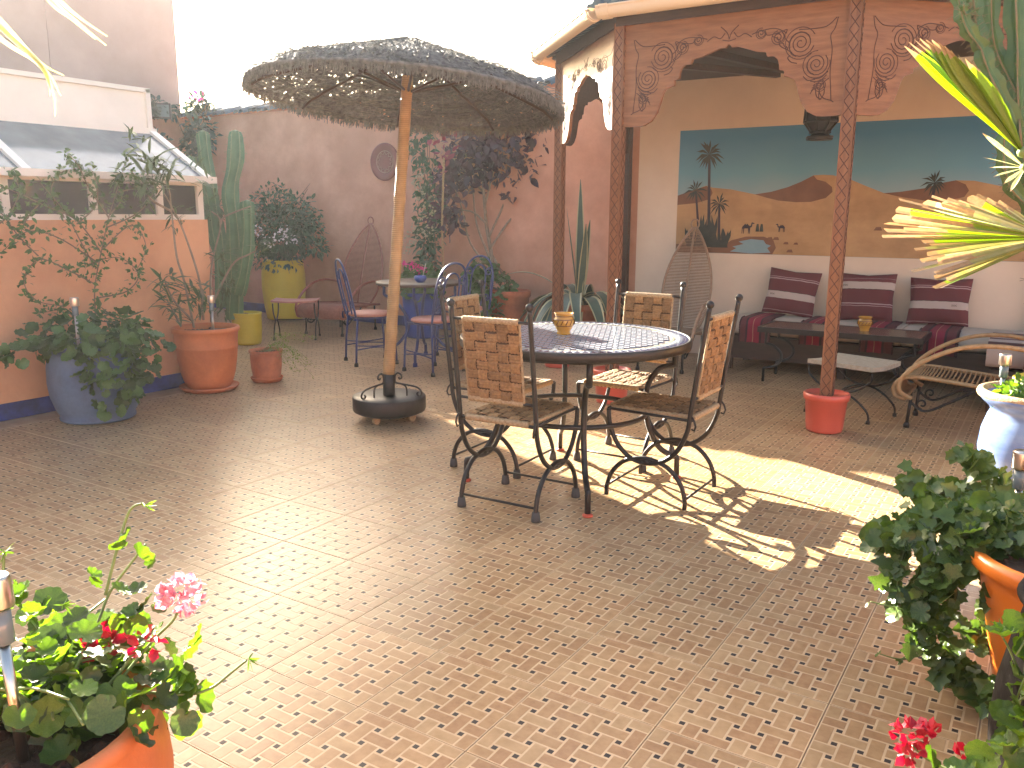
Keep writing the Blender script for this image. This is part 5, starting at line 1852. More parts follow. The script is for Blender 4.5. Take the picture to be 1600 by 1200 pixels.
paths += [PX((110, 1060, 1.46), (150, 980, 1.53), (172, 925, 1.56), (205, 880, 1.57), (228, 850, 1.57)),
          PX((165, 930, 1.56), (180, 870, 1.57), (197, 812, 1.58), (208, 792, 1.58), (222, 787, 1.58)),
          PX((190, 1060, 1.5), (240, 1000, 1.54), (270, 970, 1.55), (282, 945, 1.55)),
          PX((200, 1080, 1.48), (290, 1085, 1.52), (330, 1075, 1.54), (360, 1052, 1.55), (385, 1032, 1.55)),
          PX((160, 1080, 1.46), (195, 1040, 1.49), (205, 1015, 1.5), (170, 1010, 1.5)),
          PX((205, 1015, 1.5), (225, 1008, 1.5)), PX((5, 960, 1.4), (5, 900, 1.42), (6, 865, 1.42))]
stems_part(g, paths, .0032, .0022, M['stem'])
petal_ball(g, loc_(g, at(283, 935, 1.55)), .036, 90, .022, M['flower_pink'])
petal_ball(g, loc_(g, at(166, 1010, 1.5)), .022, 22, .034, M['flower_red'])
petal_ball(g, loc_(g, at(228, 1006, 1.5)), .018, 16, .028, M['flower_red'])
for px, py, d in ((226, 790, 1.58), (388, 1030, 1.55), (8, 862, 1.42), (98, 945, 1.5)):
    mb = MB()
    c = loc_(g, at(px, py, d))
    for k in range(12):
        v = Vector((rnd(-.6, 1), rnd(-.4, 1), rnd(-.6, .5))).normalized()
        mb.join(LEAF_LANCE, orient(c, v, rvec(), rnd(.014, .026)))
    mb.build('bud_cluster', M['ger'], g)

# --- trailing geranium in the big blue pot
random.seed(22)
g = plant('trailing_geranium', 'dark green geranium spilling over the side of the big chalky blue pot', 'geranium', (-5.30, 3.14, .46))
pl_ = shell_leaves([((.02, 0, .10), (.42, .34, .17), 230), ((.30, -.06, -.10), (.17, .17, .26), 140), ((.28, .16, -.02), (.15, .15, .2), 60), ((-.12, -.36, .05), (.14, .20, .08), 50)], .075, out=.35, inner=.6, up=.6, jitter=.5)
pl_ = [m_ for m_ in pl_ if (Vector((m_.translation.x, m_.translation.y)).length > .27 or m_.translation.z > .03) and m_.translation.x > -.38]
leaves_as_parts(g, 'leaf', [LEAF_ROUND, LEAF_ROUND2], [M['ger_dark']], pl_, 290)
stems_part(g, [crv([(rnd(-.1, .1), rnd(-.1, .1), 0), (rnd(-.2, .25), rnd(-.2, .2), .12), (.3 + rnd(-.08, .08), rnd(-.2, .2), rnd(-.2, .05))], 5) for _ in range(16)], .006, .003, M['stem'])

# --- thin climbing shrub behind the blue pot
random.seed(23)
g = plant('climbing_shrub', 'sparse thorny shrub with thin arching stems rising behind the big blue pot', 'shrub', (-5.52, 3.22, .46))
ST = [[(150, 500, 6.1), (148, 450, 6.1), (158, 395, 6.05), (170, 340, 6.0), (185, 290, 6.0), (198, 245, 6.0)],
      [(150, 445, 6.1), (112, 425, 6.0), (62, 405, 5.9), (38, 440, 5.8), (58, 470, 5.8), (100, 480, 5.8), (60, 490, 5.8)],
      [(158, 395, 6.05), (120, 345, 5.95), (72, 322, 5.9), (25, 300, 5.8), (-10, 288, 5.7)],
      [(160, 390, 6.05), (205, 352, 6.0), (228, 385, 6.0), (212, 425, 6.0)],
      [(155, 465, 6.1), (198, 455, 6.0), (216, 428, 6.0), (182, 402, 6.0), (120, 420, 5.95)],
      [(152, 410, 6.05), (92, 372, 5.9), (42, 362, 5.8), (2, 395, 5.75)],
      [(170, 340, 6.0), (140, 295, 5.95), (122, 258, 5.9), (105, 240, 5.9)],
      [(168, 355, 6.0), (216, 332, 6.05), (240, 300, 6.1), (235, 275, 6.1)],
      [(150, 420, 6.05), (130, 385, 6.0), (100, 330, 5.9), (62, 285, 5.8)],
      [(172, 335, 6.0), (190, 310, 6.0), (180, 275, 6.0)], [(-20, 360, 5.7), (10, 340, 5.7), (30, 300, 5.7), (20, 270, 5.7)],
      [(60, 400, 5.9), (30, 370, 5.85), (0, 330, 5.8), (-20, 310, 5.8)], [(100, 340, 5.95), (80, 300, 5.9), (95, 270, 5.9), (130, 262, 5.9)],
      [(120, 350, 5.95), (150, 320, 5.95), (150, 280, 5.95), (140, 262, 5.95)], [(60, 320, 5.85), (40, 345, 5.85), (30, 372, 5.85)], [(185, 300, 6.0), (215, 290, 6.0), (205, 265, 6.0)]]
paths, pls = [], []
for s_ in ST:
    p = crv([loc_(g, onx(q[0], q[1], -5.66 + .045 * (6.15 - q[2]) * 10 * .6 + rnd(-.03, .03))) for q in s_], 7)
    paths.append(p)
    for i in range(3, len(p)):
        for _ in range(4 if i % 3 else 8):
            if rnd(0, 1) < .66:
                q = p[i] + rvec() * rnd(.0, .055)
                pls.append(orient(q, rvec() + Vector((0, 0, .1)), rvec() + Vector((.6, -.5, .5)), rnd(.028, .052)))
stems_part(g, paths, .0055, .002, M['twig'])
leaves_as_parts(g, 'leaf', [LEAF_SIMPLE, LEAF_OVAL], [M['ger_dark']], pls, 290)

# --- oleander in the terracotta pot
random.seed(24)
g = plant('oleander', 'tall leggy oleander with whorls of narrow leaves in the large terracotta pot', 'shrub', (-5.47, 4.16, .45))
D = 6.45
canes = [[(303, 512), (288, 440), (276, 400), (268, 330), (262, 290), (238, 255)], [(283, 510), (262, 470)], [(318, 500), (312, 440), (290, 370), (272, 330), (255, 300)],
         [(330, 505), (330, 420), (345, 350), (330, 330)], [(345, 350), (352, 338), (392, 322)], [(330, 480), (362, 415), (388, 398), (400, 392)],
         [(300, 500), (272, 470), (258, 440)], [(312, 500), (318, 460), (310, 445)], [(268, 330), (235, 310), (225, 280)]]
paths = []
for c in canes:
    paths.append(crv([loc_(g, onx(x, y, -5.45 - .001 * (330 - x)) if x < 330 else at(x, y, 6.75)) for x, y in c], 5))
for p_ in paths:
    stems_part(g, [p_], .010, .005, M['bark'], 'cane', 6)
pls = []
for x, y, n, rad in ((238, 252, 30, .17), (222, 280, 26, .16), (250, 285, 24, .15), (210, 222, 20, .13), (190, 275, 16, .13), (262, 262, 18, .13), (232, 305, 16, .13), (262, 440, 26, .16), (258, 470, 24, .15), (275, 490, 18, .13), (310, 450, 22, .14), (318, 480, 20, .14), (300, 470, 14, .13),
                     (275, 345, 16, .11), (280, 330, 10, .1), (405, 392, 16, .12), (345, 400, 18, .13), (330, 300, 12, .11), (355, 440, 14, .12), (395, 330, 8, .1), (300, 255, 14, .12), (320, 285, 12, .12)):
    c = loc_(g, onx(x, y, -5.5 + rnd(-.08, .12)) if x < 330 else at(x, y, 6.75 + rnd(-.1, .1)))
    for _ in range(n):
        v = rvec()
        v.z = v.z * .7 + .15
        pls.append(orient(c + rvec() * .05, v, Vector((0, 0, 1)) + rvec() * .5, rad * rnd(.7, 1.15)))
leaves_as_parts(g, 'leaf', [LEAF_LANCE], [M['olea']], pls, 290)

# --- trailing wispy plant in the small terracotta pot
random.seed(25)
g = plant('wispy_plant', 'wispy yellowish plant trailing out of the small stained terracotta pot', 'plant', (-5.36, 4.64, .24))
paths, pls = [], []
for k in range(15):
    e = Vector((rnd(.1, .34), rnd(.0, .26), rnd(-.22, .12)))
    p = crv([(rnd(-.05, .05), rnd(-.05, .05), 0), e * .5 + Vector((0, 0, .1)), e], 6)
    paths.append(p)
    for q in p[4:]:
        for _ in range(2):
            pls.append(orient(q + rvec() * .015, rvec(), rvec() + Vector((0, 0, 1)), rnd(.012, .024)))
stems_part(g, paths, .002, .001, M['stem'], n=4)
leaves_joined(g, 'foliage', [LEAF_SIMPLE], [M['palm']], pls)

# --- columnar cactus
def ribbed(mb, path, r, ribs=6, depth=.32, mi=0, twist=0.0):
    N = len(path)
    n = ribs * 4
    fr4 = (-.055, .055, .36, .64)
    vs, fs, mm = [], [], []
    for i, p in enumerate(path):
        t = i / (N - 1)
        rr_ = (r[i] if isinstance(r, list) else r)
        if t > .93:
            rr_ *= max(.06, math.sqrt(max(0, 1 - ((t - .93) / .07) ** 2)))
        tg = (Vector(path[min(i + 1, N - 1)]) - Vector(path[max(i - 1, 0)])).normalized()
        u = tg.cross(Vector((.2, 1, .05))).normalized()
        w = tg.cross(u)
        for k in range(n):
            a = 2 * PI * (k // 4 + fr4[k % 4]) / ribs + twist * t
            rad = rr_ * (1 if k % 4 < 2 else 1 - depth)
            vs.append(Vector(p) + u * (rad * math.cos(a)) + w * (rad * math.sin(a)))
    for i in range(N - 1):
        for k in range(n):
            k2 = (k + 1) % n
            fs.append((i * n + k, i * n + k2, (i + 1) * n + k2, (i + 1) * n + k))
            mm.append(1 if k % 4 == 0 else 0)
    b0 = len(mb.f)
    mb.add(vs, fs, mi, False)
    mb.m[b0:] = mm
    # areoles with short spines along the ribs
    for i in range(2, N - 1, 2):
        for k in range(0, n, 4):
            p = vs[i * n + k]
            d = (p - Vector(path[i])).normalized()
            for _ in range(2):
                mb.tube([p, p + (d + rvec() * .6) * .022], .0011, 3, 1, caps=False)
random.seed(26)
g = plant('columnar_cactus', 'tall green columnar cactus with three stems near the end of the low wall', 'cactus', (-7.08, 5.90, .31))
def P3(x, y, d):
    return loc_(g, at(x, y, d))
for pts, r in (([(366, 500, 8.75), (368, 430, 8.75), (366, 360, 8.7), (360, 300, 8.7), (368, 250, 8.7), (368, 203, 8.7)], .082),
               ([(350, 480, 8.9), (345, 400, 8.9), (336, 340, 8.9), (324, 270, 8.9), (316, 203, 8.9)], .075),
               ([(372, 460, 8.6), (382, 420, 8.55), (387, 370, 8.55), (386, 312, 8.55)], .070),
               ([(345, 400, 9.0), (318, 330, 9.1), (302, 290, 9.1), (297, 243, 9.1)], .06)):
    c = crv([P3(*p) for p in pts], 9)
    N = len(c)
    mb = MB()
    ribbed(mb, c, [r * (1 + .09 * math.sin(i * .55)) for i in range(N)], 6, .34)
    mb.build('stem', [M['cactus'], M['cactus_edge']], g)
pls = shell_leaves([(P3(340, 330, 8.9), (.25, .2, .15), 130), (P3(352, 450, 8.7), (.14, .14, .3), 90)], .09, inner=.2)
leaves_joined(g, 'foliage', [LEAF_LANCE], [M['olea']], pls)

# --- bush in tall yellow pot
random.seed(27)
g = plant('white_flowered_bush', 'dense dark bush with white flowers in the tall yellow barrel pot', 'bush', (-8.28, 7.52, .72))
pls = shell_leaves([((0, 0, .45), (.58, .42, .40), 900), ((.05, -.1, .40), (.66, .4, .32), 700), ((-.1, 0, .75), (.3, .25, .25), 240), ((.3, 0, .62), (.3, .25, .25), 240), ((.62, -.05, .22), (.22, .15, .10), 90), ((0, -.1, .05), (.42, .3, .14), 200), ((0, 0, .4), (.3, .25, .3), 300)], .075, inner=.55, up=.5)
leaves_joined(g, 'foliage', [LEAF_OVAL, LEAF_SIMPLE], [M['bush']], pls)
stems_part(g, [crv([(rnd(-.1, .1), rnd(-.1, .1), 0), (rnd(-.3, .3), rnd(-.2, .2), .4), (rnd(-.5, .5), rnd(-.3, .2), rnd(.75, 1.08))], 5) for _ in range(16)], .009, .003, M['twig'])
mb = MB()
for c in ((.05, -.40, .42), (-.3, -.36, .45), (.42, -.34, .43), (.36, -.38, .36), (.5, -.3, .32), (-.42, -.2, .62), (-.2, -.3, .7), (.2, -.38, .3)):
    for _ in range(16):
        mb.join(PETAL, orient(Vector(c) + rvec() * .06, rvec(), rvec() + Vector((.3, -1, .3)), .035))
stuff(mb.build('flowers', M['flower_white'], g))

# --- vine in the far corner with flowers over the coping
random.seed(28)
g = plant('wall_vine', 'dark creeper hanging over the far left corner of the pink wall around the floodlight', 'vine', (-10.3, 7.9, 2.4))
pls = shell_leaves([((.16, -.10, .0), (.36, .10, .40), 460), ((-.30, -.45, .36), (.10, .55, .13), 260), ((-.28, -.4, -.05), (.07, .14, .12), 40), ((-.08, -.10, -.42), (.15, .08, .28), 110), ((.05, .05, .44), (.30, .12, .14), 140)], .10, inner=.1, up=.3)
leaves_joined(g, 'foliage', [LEAF_OVAL, LEAF_SIMPLE], [M['vine']], pls)
mb = MB()
for _ in range(26):
    mb.join(PETAL, orient(Vector((rnd(.0, .35), rnd(-.15, .05), rnd(.42, .60))), rvec(), rvec(), .045))
stuff(mb.build('flowers', M['flower_mag'], g))
stems_part(g, [crv([(rnd(-.2, .3), -.03, -.6), (rnd(-.3, .3), -.05, -.1), (rnd(-.5, .5), -.04, .4)], 5) for _ in range(5)], .012, .006, M['twig'])

# --- copper leaved tree
random.seed(29)
g = plant('copper_leaved_tree', 'small dark purple leaved tree with bare branching stems against the pink wall', 'tree', (-5.22, 7.62, .43))
def P4(x, y, d=9.35):
    return loc_(g, at(x, y, d))
br = [[(768, 440), (768, 400), (760, 350), (755, 290), (750, 230)], [(768, 410), (745, 350), (738, 290), (725, 230)], [(768, 420), (735, 380), (720, 320), (700, 270)],
      [(765, 390), (800, 340), (840, 310), (850, 280)], [(760, 350), (735, 330), (690, 330)], [(764, 370), (790, 310), (800, 250)], [(758, 320), (770, 270), (780, 220)], [(770, 400), (785, 430), (790, 450)],
      [(755, 300), (720, 260), (690, 230)]]
paths = [crv([P4(x, y, 9.35 + rnd(-.1, .05)) for x, y in b], 5) for b in br]
stems_part(g, paths[:1], .026, .012, M['bark'], 'trunk', 8)
stems_part(g, paths[1:], .014, .006, M['bark'], 'branch', 6)
pls = shell_leaves([(P4(795, 225, 9.3), (.60, .22, .42), 620), (P4(838, 250, 9.3), (.30, .2, .42), 480), (P4(740, 245, 9.25), (.38, .2, .38), 340), (P4(700, 290, 9.3), (.22, .15, .42), 150), (P4(695, 335, 9.3), (.24, .15, .22), 90), (P4(800, 260, 9.3), (.40, .2, .24), 200),
                    (P4(800, 300, 9.3), (.12, .1, .1), 18), (P4(848, 315, 9.3), (.1, .08, .08), 12)], .125, out=.4, inner=.35, up=.2, jitter=.8)
leaves_as_parts(g, 'leaf', [LEAF_OVAL], [M['purple']], pls, 292)
mb = MB()
for x, y in ((672, 228), (690, 212), (700, 220), (690, 238), (704, 232), (700, 250), (712, 215), (697, 262)):
    for _ in range(3):
        mb.join(LEAF_OVAL, orient(P4(x + rnd(-5, 5), y + rnd(-5, 5), 9.05), rvec(), rvec(), rnd(.07, .12)))
stuff(mb.build('young_leaves', M['purple_red'], g))

# --- jasmine on a cane
random.seed(30)
g = plant('flowering_climber', 'green climber with clusters of pale flowers trained up a cane on the pink wall', 'climber', (-5.95, 7.6, 0))
pls = []
for z, x, rx, n in ((.75, -.05, .22, 110), (1.0, -.02, .2, 110), (1.25, 0, .2, 120), (1.5, .02, .2, 120), (1.75, .0, .15, 70), (2.0, -.08, .2, 80), (2.2, -.12, .25, 80)):
    pls += shell_leaves([((x, -.05, z), (rx, .12, .18), n)], .085, inner=.2, up=.3)
leaves_joined(g, 'foliage', [LEAF_OVAL, LEAF_SIMPLE], [M['bush']], pls)
mb = MB()
for c in ((.1, -.2, 1.38), (-.02, -.2, 1.24), (-.14, -.2, 1.1), (.14, -.2, 1.15), (.05, -.2, 1.55), (-.2, -.2, .98), (0, -.2, 1.7)):
    for _ in range(22):
        mb.join(PETAL, orient(Vector(c) + rvec() * .075, rvec(), rvec() + Vector((.3, -1, .3)), .034))
stuff(mb.build('flowers', mat('buff_blossom', (.38, .34, .22), (.26, .25, .15), rough=.7), g))
mb = MB()
mb.tube([(.26, -.12, .55), (.25, -.13, 1.2), (.27, -.11, 1.95)], .012, 7)
mb.build('cane', M['cord_edge'], g)
stems_part(g, [crv([(0, 0, .45), (rnd(-.1, .1), -.03, 1.1), (rnd(-.2, .2), -.02, 2.1)], 6) for _ in range(5)], .008, .004, M['twig'])

# --- geraniums at the back wall
random.seed(31)
g = plant('geranium', 'geranium with magenta flowers in the royal blue pot behind the bistro table', 'geranium', (-5.9, 7.35, .47))
leaves_joined(g, 'foliage', [LEAF_ROUND], [M['ger_dark']], shell_leaves([((0, 0, .12), (.28, .25, .16), 220)], .085, inner=.5, up=.6))
for c in ((-.16, -.1, .30), (.02, -.15, .30), (-.24, -.1, .20), (.1, -.1, .26)):
    petal_ball(g, c, .05, 22, .04, M['flower_mag'])
g = plant('geranium', 'leafy green geranium in the terracotta pot beside the copper leaved tree', 'geranium', (-4.80, 7.45, .53))
leaves_joined(g, 'foliage', [LEAF_ROUND], [M['ger_dark']], shell_leaves([((-.20, -.1, .05), (.28, .22, .20), 260), ((-.35, -.05, .2), (.12, .1, .18), 60), ((-.1, -.15, -.2), (.2, .12, .18), 120)], .08, inner=.5, up=.6))
stems_part(g, [crv([(0, 0, 0), (rnd(-.4, .1), rnd(-.2, 0), .15), (rnd(-.45, .1), rnd(-.2, 0), .34)], 4) for _ in range(8)], .006, .003, M['twig'])

# --- striped agave
random.seed(32)
g = plant('agave', 'large striped agave with cream edged arching leaves and one upright spike', 'agave', (-3.98, 7.45, .46))
def agave_leaf(dirv, L, w, up, droop, curl=0.0):
    d = Vector(dirv).normalized()
    side = d.cross(Vector((0, 0, 1))).normalized() if abs(d.z) < .98 else Vector((1, 0, 0))
    vs, fs, mi = [], [], []
    N = 14
    for i in range(N + 1):
        t = i / N
        p = d * (L * (t * (1 - .25 * droop * t))) + Vector((0, 0, up * L * t - droop * L * t * t * 1.25)) + side * (curl * L * t * t)
        ww = w * (0.75 + .5 * t if t < .4 else .95 * (1 - ((t - .4) / .6) ** 1.7)) + .004
        lift = .22 * ww
        for s_, c_ in ((-1, lift), (-.72, lift * .5), (0, 0), (.72, lift * .5), (1, lift)):
            vs.append(p + side * (s_ * ww) + Vector((0, 0, 1)) * c_ + d * 0)
    mb = MB()
    for i in range(N):
        for k in range(4):
            b = i * 5 + k
            fs.append((b, b + 1, b + 6, b + 5))
    b0 = len(mb.v)
    mb.add(vs, fs, 0, True)
    mb.m = [1 if (j % 4) in (0, 3) else 0 for j in range(len(fs))]
    return mb.build('leaf', [M['agave'], M['agave_edge']], g)
for k in range(26):
    a = 2 * PI * k / 26 * 2.6 + rnd(-.2, .2)
    up = rnd(.45, 1.0)
    agave_leaf((math.cos(a), math.sin(a) * .75 - .2, 0), rnd(.75, 1.1), rnd(.05, .07), up, up + rnd(.05, .5), rnd(-.18, .18))
agave_leaf((.02, -.02, .5), .64, .05, .92, .0, -.03)
agave_leaf((-.15, -.05, .6), .55, .05, .8, .02)
agave_leaf((.18, -.08, .6), .5, .05, .75, .06, .1)
agave_leaf((.1, .1, .7), .5, .05, .7, .0)
agave_leaf((-.85, -.35, 0), 1.0, .04, 1.0, .62)
agave_leaf((.0, -1, 0), .62, .06, .8, 1.35)
agave_leaf((.45, -.9, 0), .7, .055, .7, 1.3)
agave_leaf((-.5, -.9, 0), .78, .055, .7, 1.2)

# --- ivy over the orange pot
random.seed(33)
g = plant('ivy', 'dark glossy ivy trailing down from the tall orange pot', 'ivy', (0.14, 2.62, .42))
tr = []
def PI_(px, py, d):
    return loc_(g, at(px, py, d))
TR = [[(1590, 800, 2.75), (1520, 770, 2.7), (1460, 790, 2.65), (1400, 830, 2.55), (1372, 842, 2.5)],
      [(1580, 810, 2.6), (1510, 800, 2.5), (1450, 830, 2.45), (1410, 870, 2.42), (1400, 930, 2.42)],
      [(1560, 820, 2.5), (1500, 840, 2.4), (1450, 890, 2.38), (1430, 950, 2.38), (1440, 1010, 2.4)],
      [(1560, 830, 2.45), (1490, 870, 2.36), (1460, 940, 2.36), (1460, 1010, 2.38), (1500, 1050, 2.4), (1545, 1070, 2.35)],
      [(1600, 790, 2.8), (1560, 755, 2.8), (1530, 720, 2.75), (1515, 708, 2.7)],
      [(1590, 780, 2.6), (1540, 790, 2.5), (1490, 800, 2.5), (1440, 810, 2.5), (1395, 850, 2.5)],
      [(1600, 800, 2.45), (1560, 800, 2.4), (1520, 830, 2.38), (1490, 900, 2.36), (1480, 980, 2.38)],
      [(1470, 1000, 2.38), (1520, 1060, 2.4), (1550, 1085, 2.3), (1570, 1110, 2.2)],
      [(1600, 770, 2.9), (1540, 760, 2.85), (1480, 770, 2.8), (1430, 760, 2.8), (1440, 745, 2.8)],
      [(1600, 815, 2.36), (1570, 825, 2.34), (1540, 835, 2.33), (1515, 850, 2.34)],
      [(1610, 840, 2.34), (1580, 850, 2.33), (1560, 900, 2.34), (1555, 935, 2.35)],
      [(1520, 1000, 2.42), (1545, 985, 2.42), (1565, 960, 2.42), (1560, 1010, 2.42)],
      [(1440, 960, 2.38), (1400, 950, 2.38), (1360, 940, 2.38)], [(1450, 1020, 2.4), (1410, 1030, 2.42), (1375, 1022, 2.42)]]
pls, paths = [], []
for s_ in TR:
    p = crv([PI_(*q) for q in s_], 7)
    paths.append(p)
    thin = s_[-1][0] < 1385 and len(s_) == 3
    for i in range(2, len(p)):
        for _ in range(1 if thin else 5):
            if rnd(0, 1) < (.25 if thin else .75):
                q = p[i] + rvec() * rnd(.0, .055 if not thin else .01)
                sz = rnd(.026, .062) if not thin else rnd(.015, .025)
                pls.append(orient(q, Vector((-.5, -.3, -.5)) + rvec() * .8, Vector((-.35, -.8, .5)) + rvec() * .6, sz))
leaves_as_parts(g, 'leaf', [LEAF_LOBE, LEAF_LOBE, LEAF_ROUND], [M['ivy']], pls, 290)
stems_part(g, paths, .003, .0016, M['stem'])

# --- geranium in the black urn
random.seed(34)
g = plant('geranium', 'red geranium in the black urn at the bottom right corner', 'geranium', (0.25, 2.04, .52))
def P5(px, py, d):
    return loc_(g, at(px, py, d))
pls = []
for px, py, d, n in ((1596, 1000, 1.74, 5), (1604, 1060, 1.70, 5), (1592, 1110, 1.66, 5), (1580, 1150, 1.64, 6), (1550, 1190, 1.62, 5), (1595, 1180, 1.60, 7), (1625, 1000, 1.74, 8), (1640, 1060, 1.68, 10), (1505, 1222, 1.60, 4), (1470, 1212, 1.62, 3)):
    for _ in range(n):
        pls.append(orient(P5(px + rnd(-14, 14), py + rnd(-16, 16), d + rnd(-.04, .04)), rvec() + Vector((-.3, -.3, 0)), Vector((-.2, -.3, 1)) + rvec() * .7, rnd(.04, .065)))
pls += shell_leaves([((.06, -.02, .06), (.2, .2, .08), 60)], .06, inner=.4, up=.8)
leaves_as_parts(g, 'leaf', [LEAF_ROUND, LEAF_ROUND2], [M['ger']], pls, 250)
paths = [crv([P5(*q) for q in s_], 5) for s_ in ([(1640, 1100, 1.75), (1600, 1060, 1.74), (1575, 1010, 1.75), (1562, 988, 1.75)], [(1620, 1230, 1.6), (1520, 1215, 1.65), (1455, 1190, 1.7), (1425, 1165, 1.7)],
                                                   [(1455, 1190, 1.7), (1450, 1160, 1.7)], [(1560, 1230, 1.62), (1530, 1205, 1.66), (1515, 1190, 1.68)], [(1640, 1120, 1.7), (1600, 1150, 1.66), (1560, 1180, 1.65)])]
paths += [crv([(rnd(-.08, .08), rnd(-.08, .08), -.02), (rnd(-.2, .1), rnd(-.2, .1), .1), P5(1580 + rnd(-20, 40), 1050 + rnd(-40, 100), 1.7)], 4) for _ in range(8)]
stems_part(g, paths, .0035, .002, M['stem'])
for px, py, r, n in ((1418, 1150, .020, 26), (1422, 1178, .018, 22), (1455, 1148, .014, 18), (1513, 1190, .022, 26)):
    petal_ball(g, P5(px, py, 1.70), r, n, .026, M['flower_red'])
mb = MB()
for k in range(12):
    mb.join(LEAF_LANCE, orient(P5(1562 + rnd(-6, 6), 985 + rnd(-6, 6), 1.75), Vector((rnd(-1, .4), rnd(-.5, .5), rnd(-.2, 1))), rvec(), rnd(.015, .03)))
mb.build('bud_cluster', M['ger'], g)

# --- low succulent and the candelabra cactus in the blue and white pot
random.seed(35)
g = plant('pot_plant', 'small crinkled green plant in the blue and white glazed pot', 'plant', (0.02, 4.56, .50))
pls = shell_leaves([((-.12, -.06, .05), (.09, .09, .05), 60), ((.06, -.1, .05), (.1, .09, .05), 50)], .05, inner=.3, up=.9)
leaves_as_parts(g, 'leaf', [LEAF_ROUND2], [M['ger']], pls, 200)
g = plant('candelabra_cactus', 'branching candelabra cactus with wavy edged arms at the top right corner', 'cactus', (0.06, 4.60, .50))
D = 4.25
arms = [([(1625, 560, 4.5), (1622, 420, 4.4), (1610, 300, 4.3), (1596, 215, 4.25), (1590, 140, 4.25), (1588, 60, 4.25), (1582, -40, 4.25)], .055),
        ([(1604, 240, 4.27), (1575, 170, 4.22), (1545, 110, 4.2), (1530, 60, 4.2), (1520, 0, 4.2), (1512, -70, 4.2)], .045),
        ([(1535, 75, 4.2), (1512, 45, 4.15), (1500, 10, 4.15), (1490, -50, 4.15)], .04),
        ([(1594, 150, 4.25), (1562, 90, 4.3), (1550, 40, 4.3), (1548, -60, 4.3)], .045),
        ([(1612, 250, 4.27), (1650, 170, 4.2), (1660, 60, 4.2), (1658, -50, 4.2)], .05),
        ([(1618, 330, 4.3), (1580, 290, 4.2), (1568, 240, 4.15), (1572, 200, 4.15)], .04),
        ([(1525, 20, 4.2), (1508, 18, 4.12), (1506, 5, 4.1)], .022)]
for pts, r in arms:
    c = crv([loc_(g, at(*p)) for p in pts], 9)
    mb = MB()
    ribbed(mb, c, [r * .86 * (1 + .2 * math.sin(i * .95) + .06 * math.sin(i * 2.3)) for i in range(len(c))], 4, .55, twist=.4)
    mb.build('arm', [M['euph'], M['corky']], g)

# --- fan palm on the right
random.seed(36)
g = plant('fan_palm', 'fan palm reaching in from the right with one bright green and one drying leaf', 'palm', (0.62, 2.35, 0))
def fan_leaf(root, hub, tips, m, w=.022, cut=False, base=None, name='leaf_stalk', drop=.0):
    H = loc_(root, at(*hub))
    mb = MB()
    b = Vector(base) if base is not None else H + Vector((.3, 0, -.3))
    mb.tube(crv([b, (b + H) / 2 + Vector((0, 0, .06)), H], 6), .010, 6)
    mb.sphere(H, .014, 8)
    stalk = mb.build(name, M['stem'], root)
    for q_, tp in enumerate(tips):
        T = loc_(root, at(*tp))
        v = T - H
        L = v.length
        sg = 10
        mb = MB()
        vs, fs = [], []
        tw = rnd(.8, 1.15)
        for i in range(sg + 1):
            t_ = i / sg
            if cut:
                hw = w * tw / L / 2 * (.22 + .78 * min(1, t_ / .55)) * (1 - .2 * max(0, t_ - .7))
                e = (rnd(0, .03), rnd(0, .02), rnd(0, .035)) if i == sg else (0, 0, 0)
            else:
                hw = max(.002, w * tw / L / 2 * (.16 + .84 * min(1, t_ / .6)) * (1 if t_ < .72 else max(.03, 1 - ((t_ - .72) / .28) ** 1.3)))
                e = (0, 0, 0)
            z_ = -drop * t_ * t_
            vs += [(-hw, t_ - e[0], z_ + hw * .35), (0, t_ - e[1], z_), (hw, t_ - e[2], z_ + hw * .35)]
        for i in range(sg):
            k = i * 3
            fs += [(k, k + 1, k + 4, k + 3), (k + 1, k + 2, k + 5, k + 4)]
        mb.add(vs, fs, 0, False)
        mm = m if not isinstance(m, list) else m[q_ % len(m)]
        tip_from = sg - (rnd(1, 4) if cut else 1)
        mb.m = [1 if (j // 2) >= tip_from else 0 for j in range(len(fs))]
        me = mb.mesh('leaflet', [mm, M['palm_tip']])
        link('leaflet', me, stalk, mtx=orient(H, v, Vector((-.2, -.75, .5)) + rvec() * .45, L))
def palm_trunk(root, h):
    mb = MB()
    N = int(h / .05)
    pts, rs = [], []
    for i in range(N + 1):
        t = i / N
        pts.append((.03 * math.sin(t * 2), .02 * math.sin(t * 3), h * t))
        rs.append((.085 - .03 * t) * (1 + .10 * (i % 2)) * (.55 if i == N else 1))
    mb.tube(pts, rs, 12)
    for k in range(110):
        a, z = rnd(0, 2 * PI), rnd(.05, h)
        r = .085 - .03 * z / h
        p = Vector((r * math.cos(a), r * math.sin(a), z))
        mb.tube([p, p + Vector((math.cos(a) * .05, math.sin(a) * .05, rnd(.03, .09)))], [.009, .004], 4)
    mb.build('trunk', M['palmbark'], root)
def fan_world(root, hub0, az, el):
    d = Vector((math.cos(R(az)) * math.cos(R(el)), math.sin(R(az)) * math.cos(R(el)), math.sin(R(el))))
    b = Vector(hub0)
    H = b + d * .42 + Vector((0, 0, -.06))
    side = d.cross(Vector((0, 0, 1))).normalized()
    mb = MB()
    mb.tube(crv([b, (b + H) / 2 + Vector((0, 0, .05)), H], 5), .009, 6)
    stalk = mb.build('leaf_stalk', M['stem'], root)
    for k in range(18):
        a = R(-75 + 150 * k / 17)
        v = (d * math.cos(a) + side * math.sin(a) + Vector((0, 0, -.25 * rnd(.6, 1.2)))).normalized()
        L = .42 * (1 - .25 * abs(a))
        me = tpl_mesh('leaflet', leaf_strip(.03 / L, 7, .14, .3, .5), M['palm'])
        link('leaflet', me, stalk, mtx=orient(H, v, d.cross(side) * -1, L))
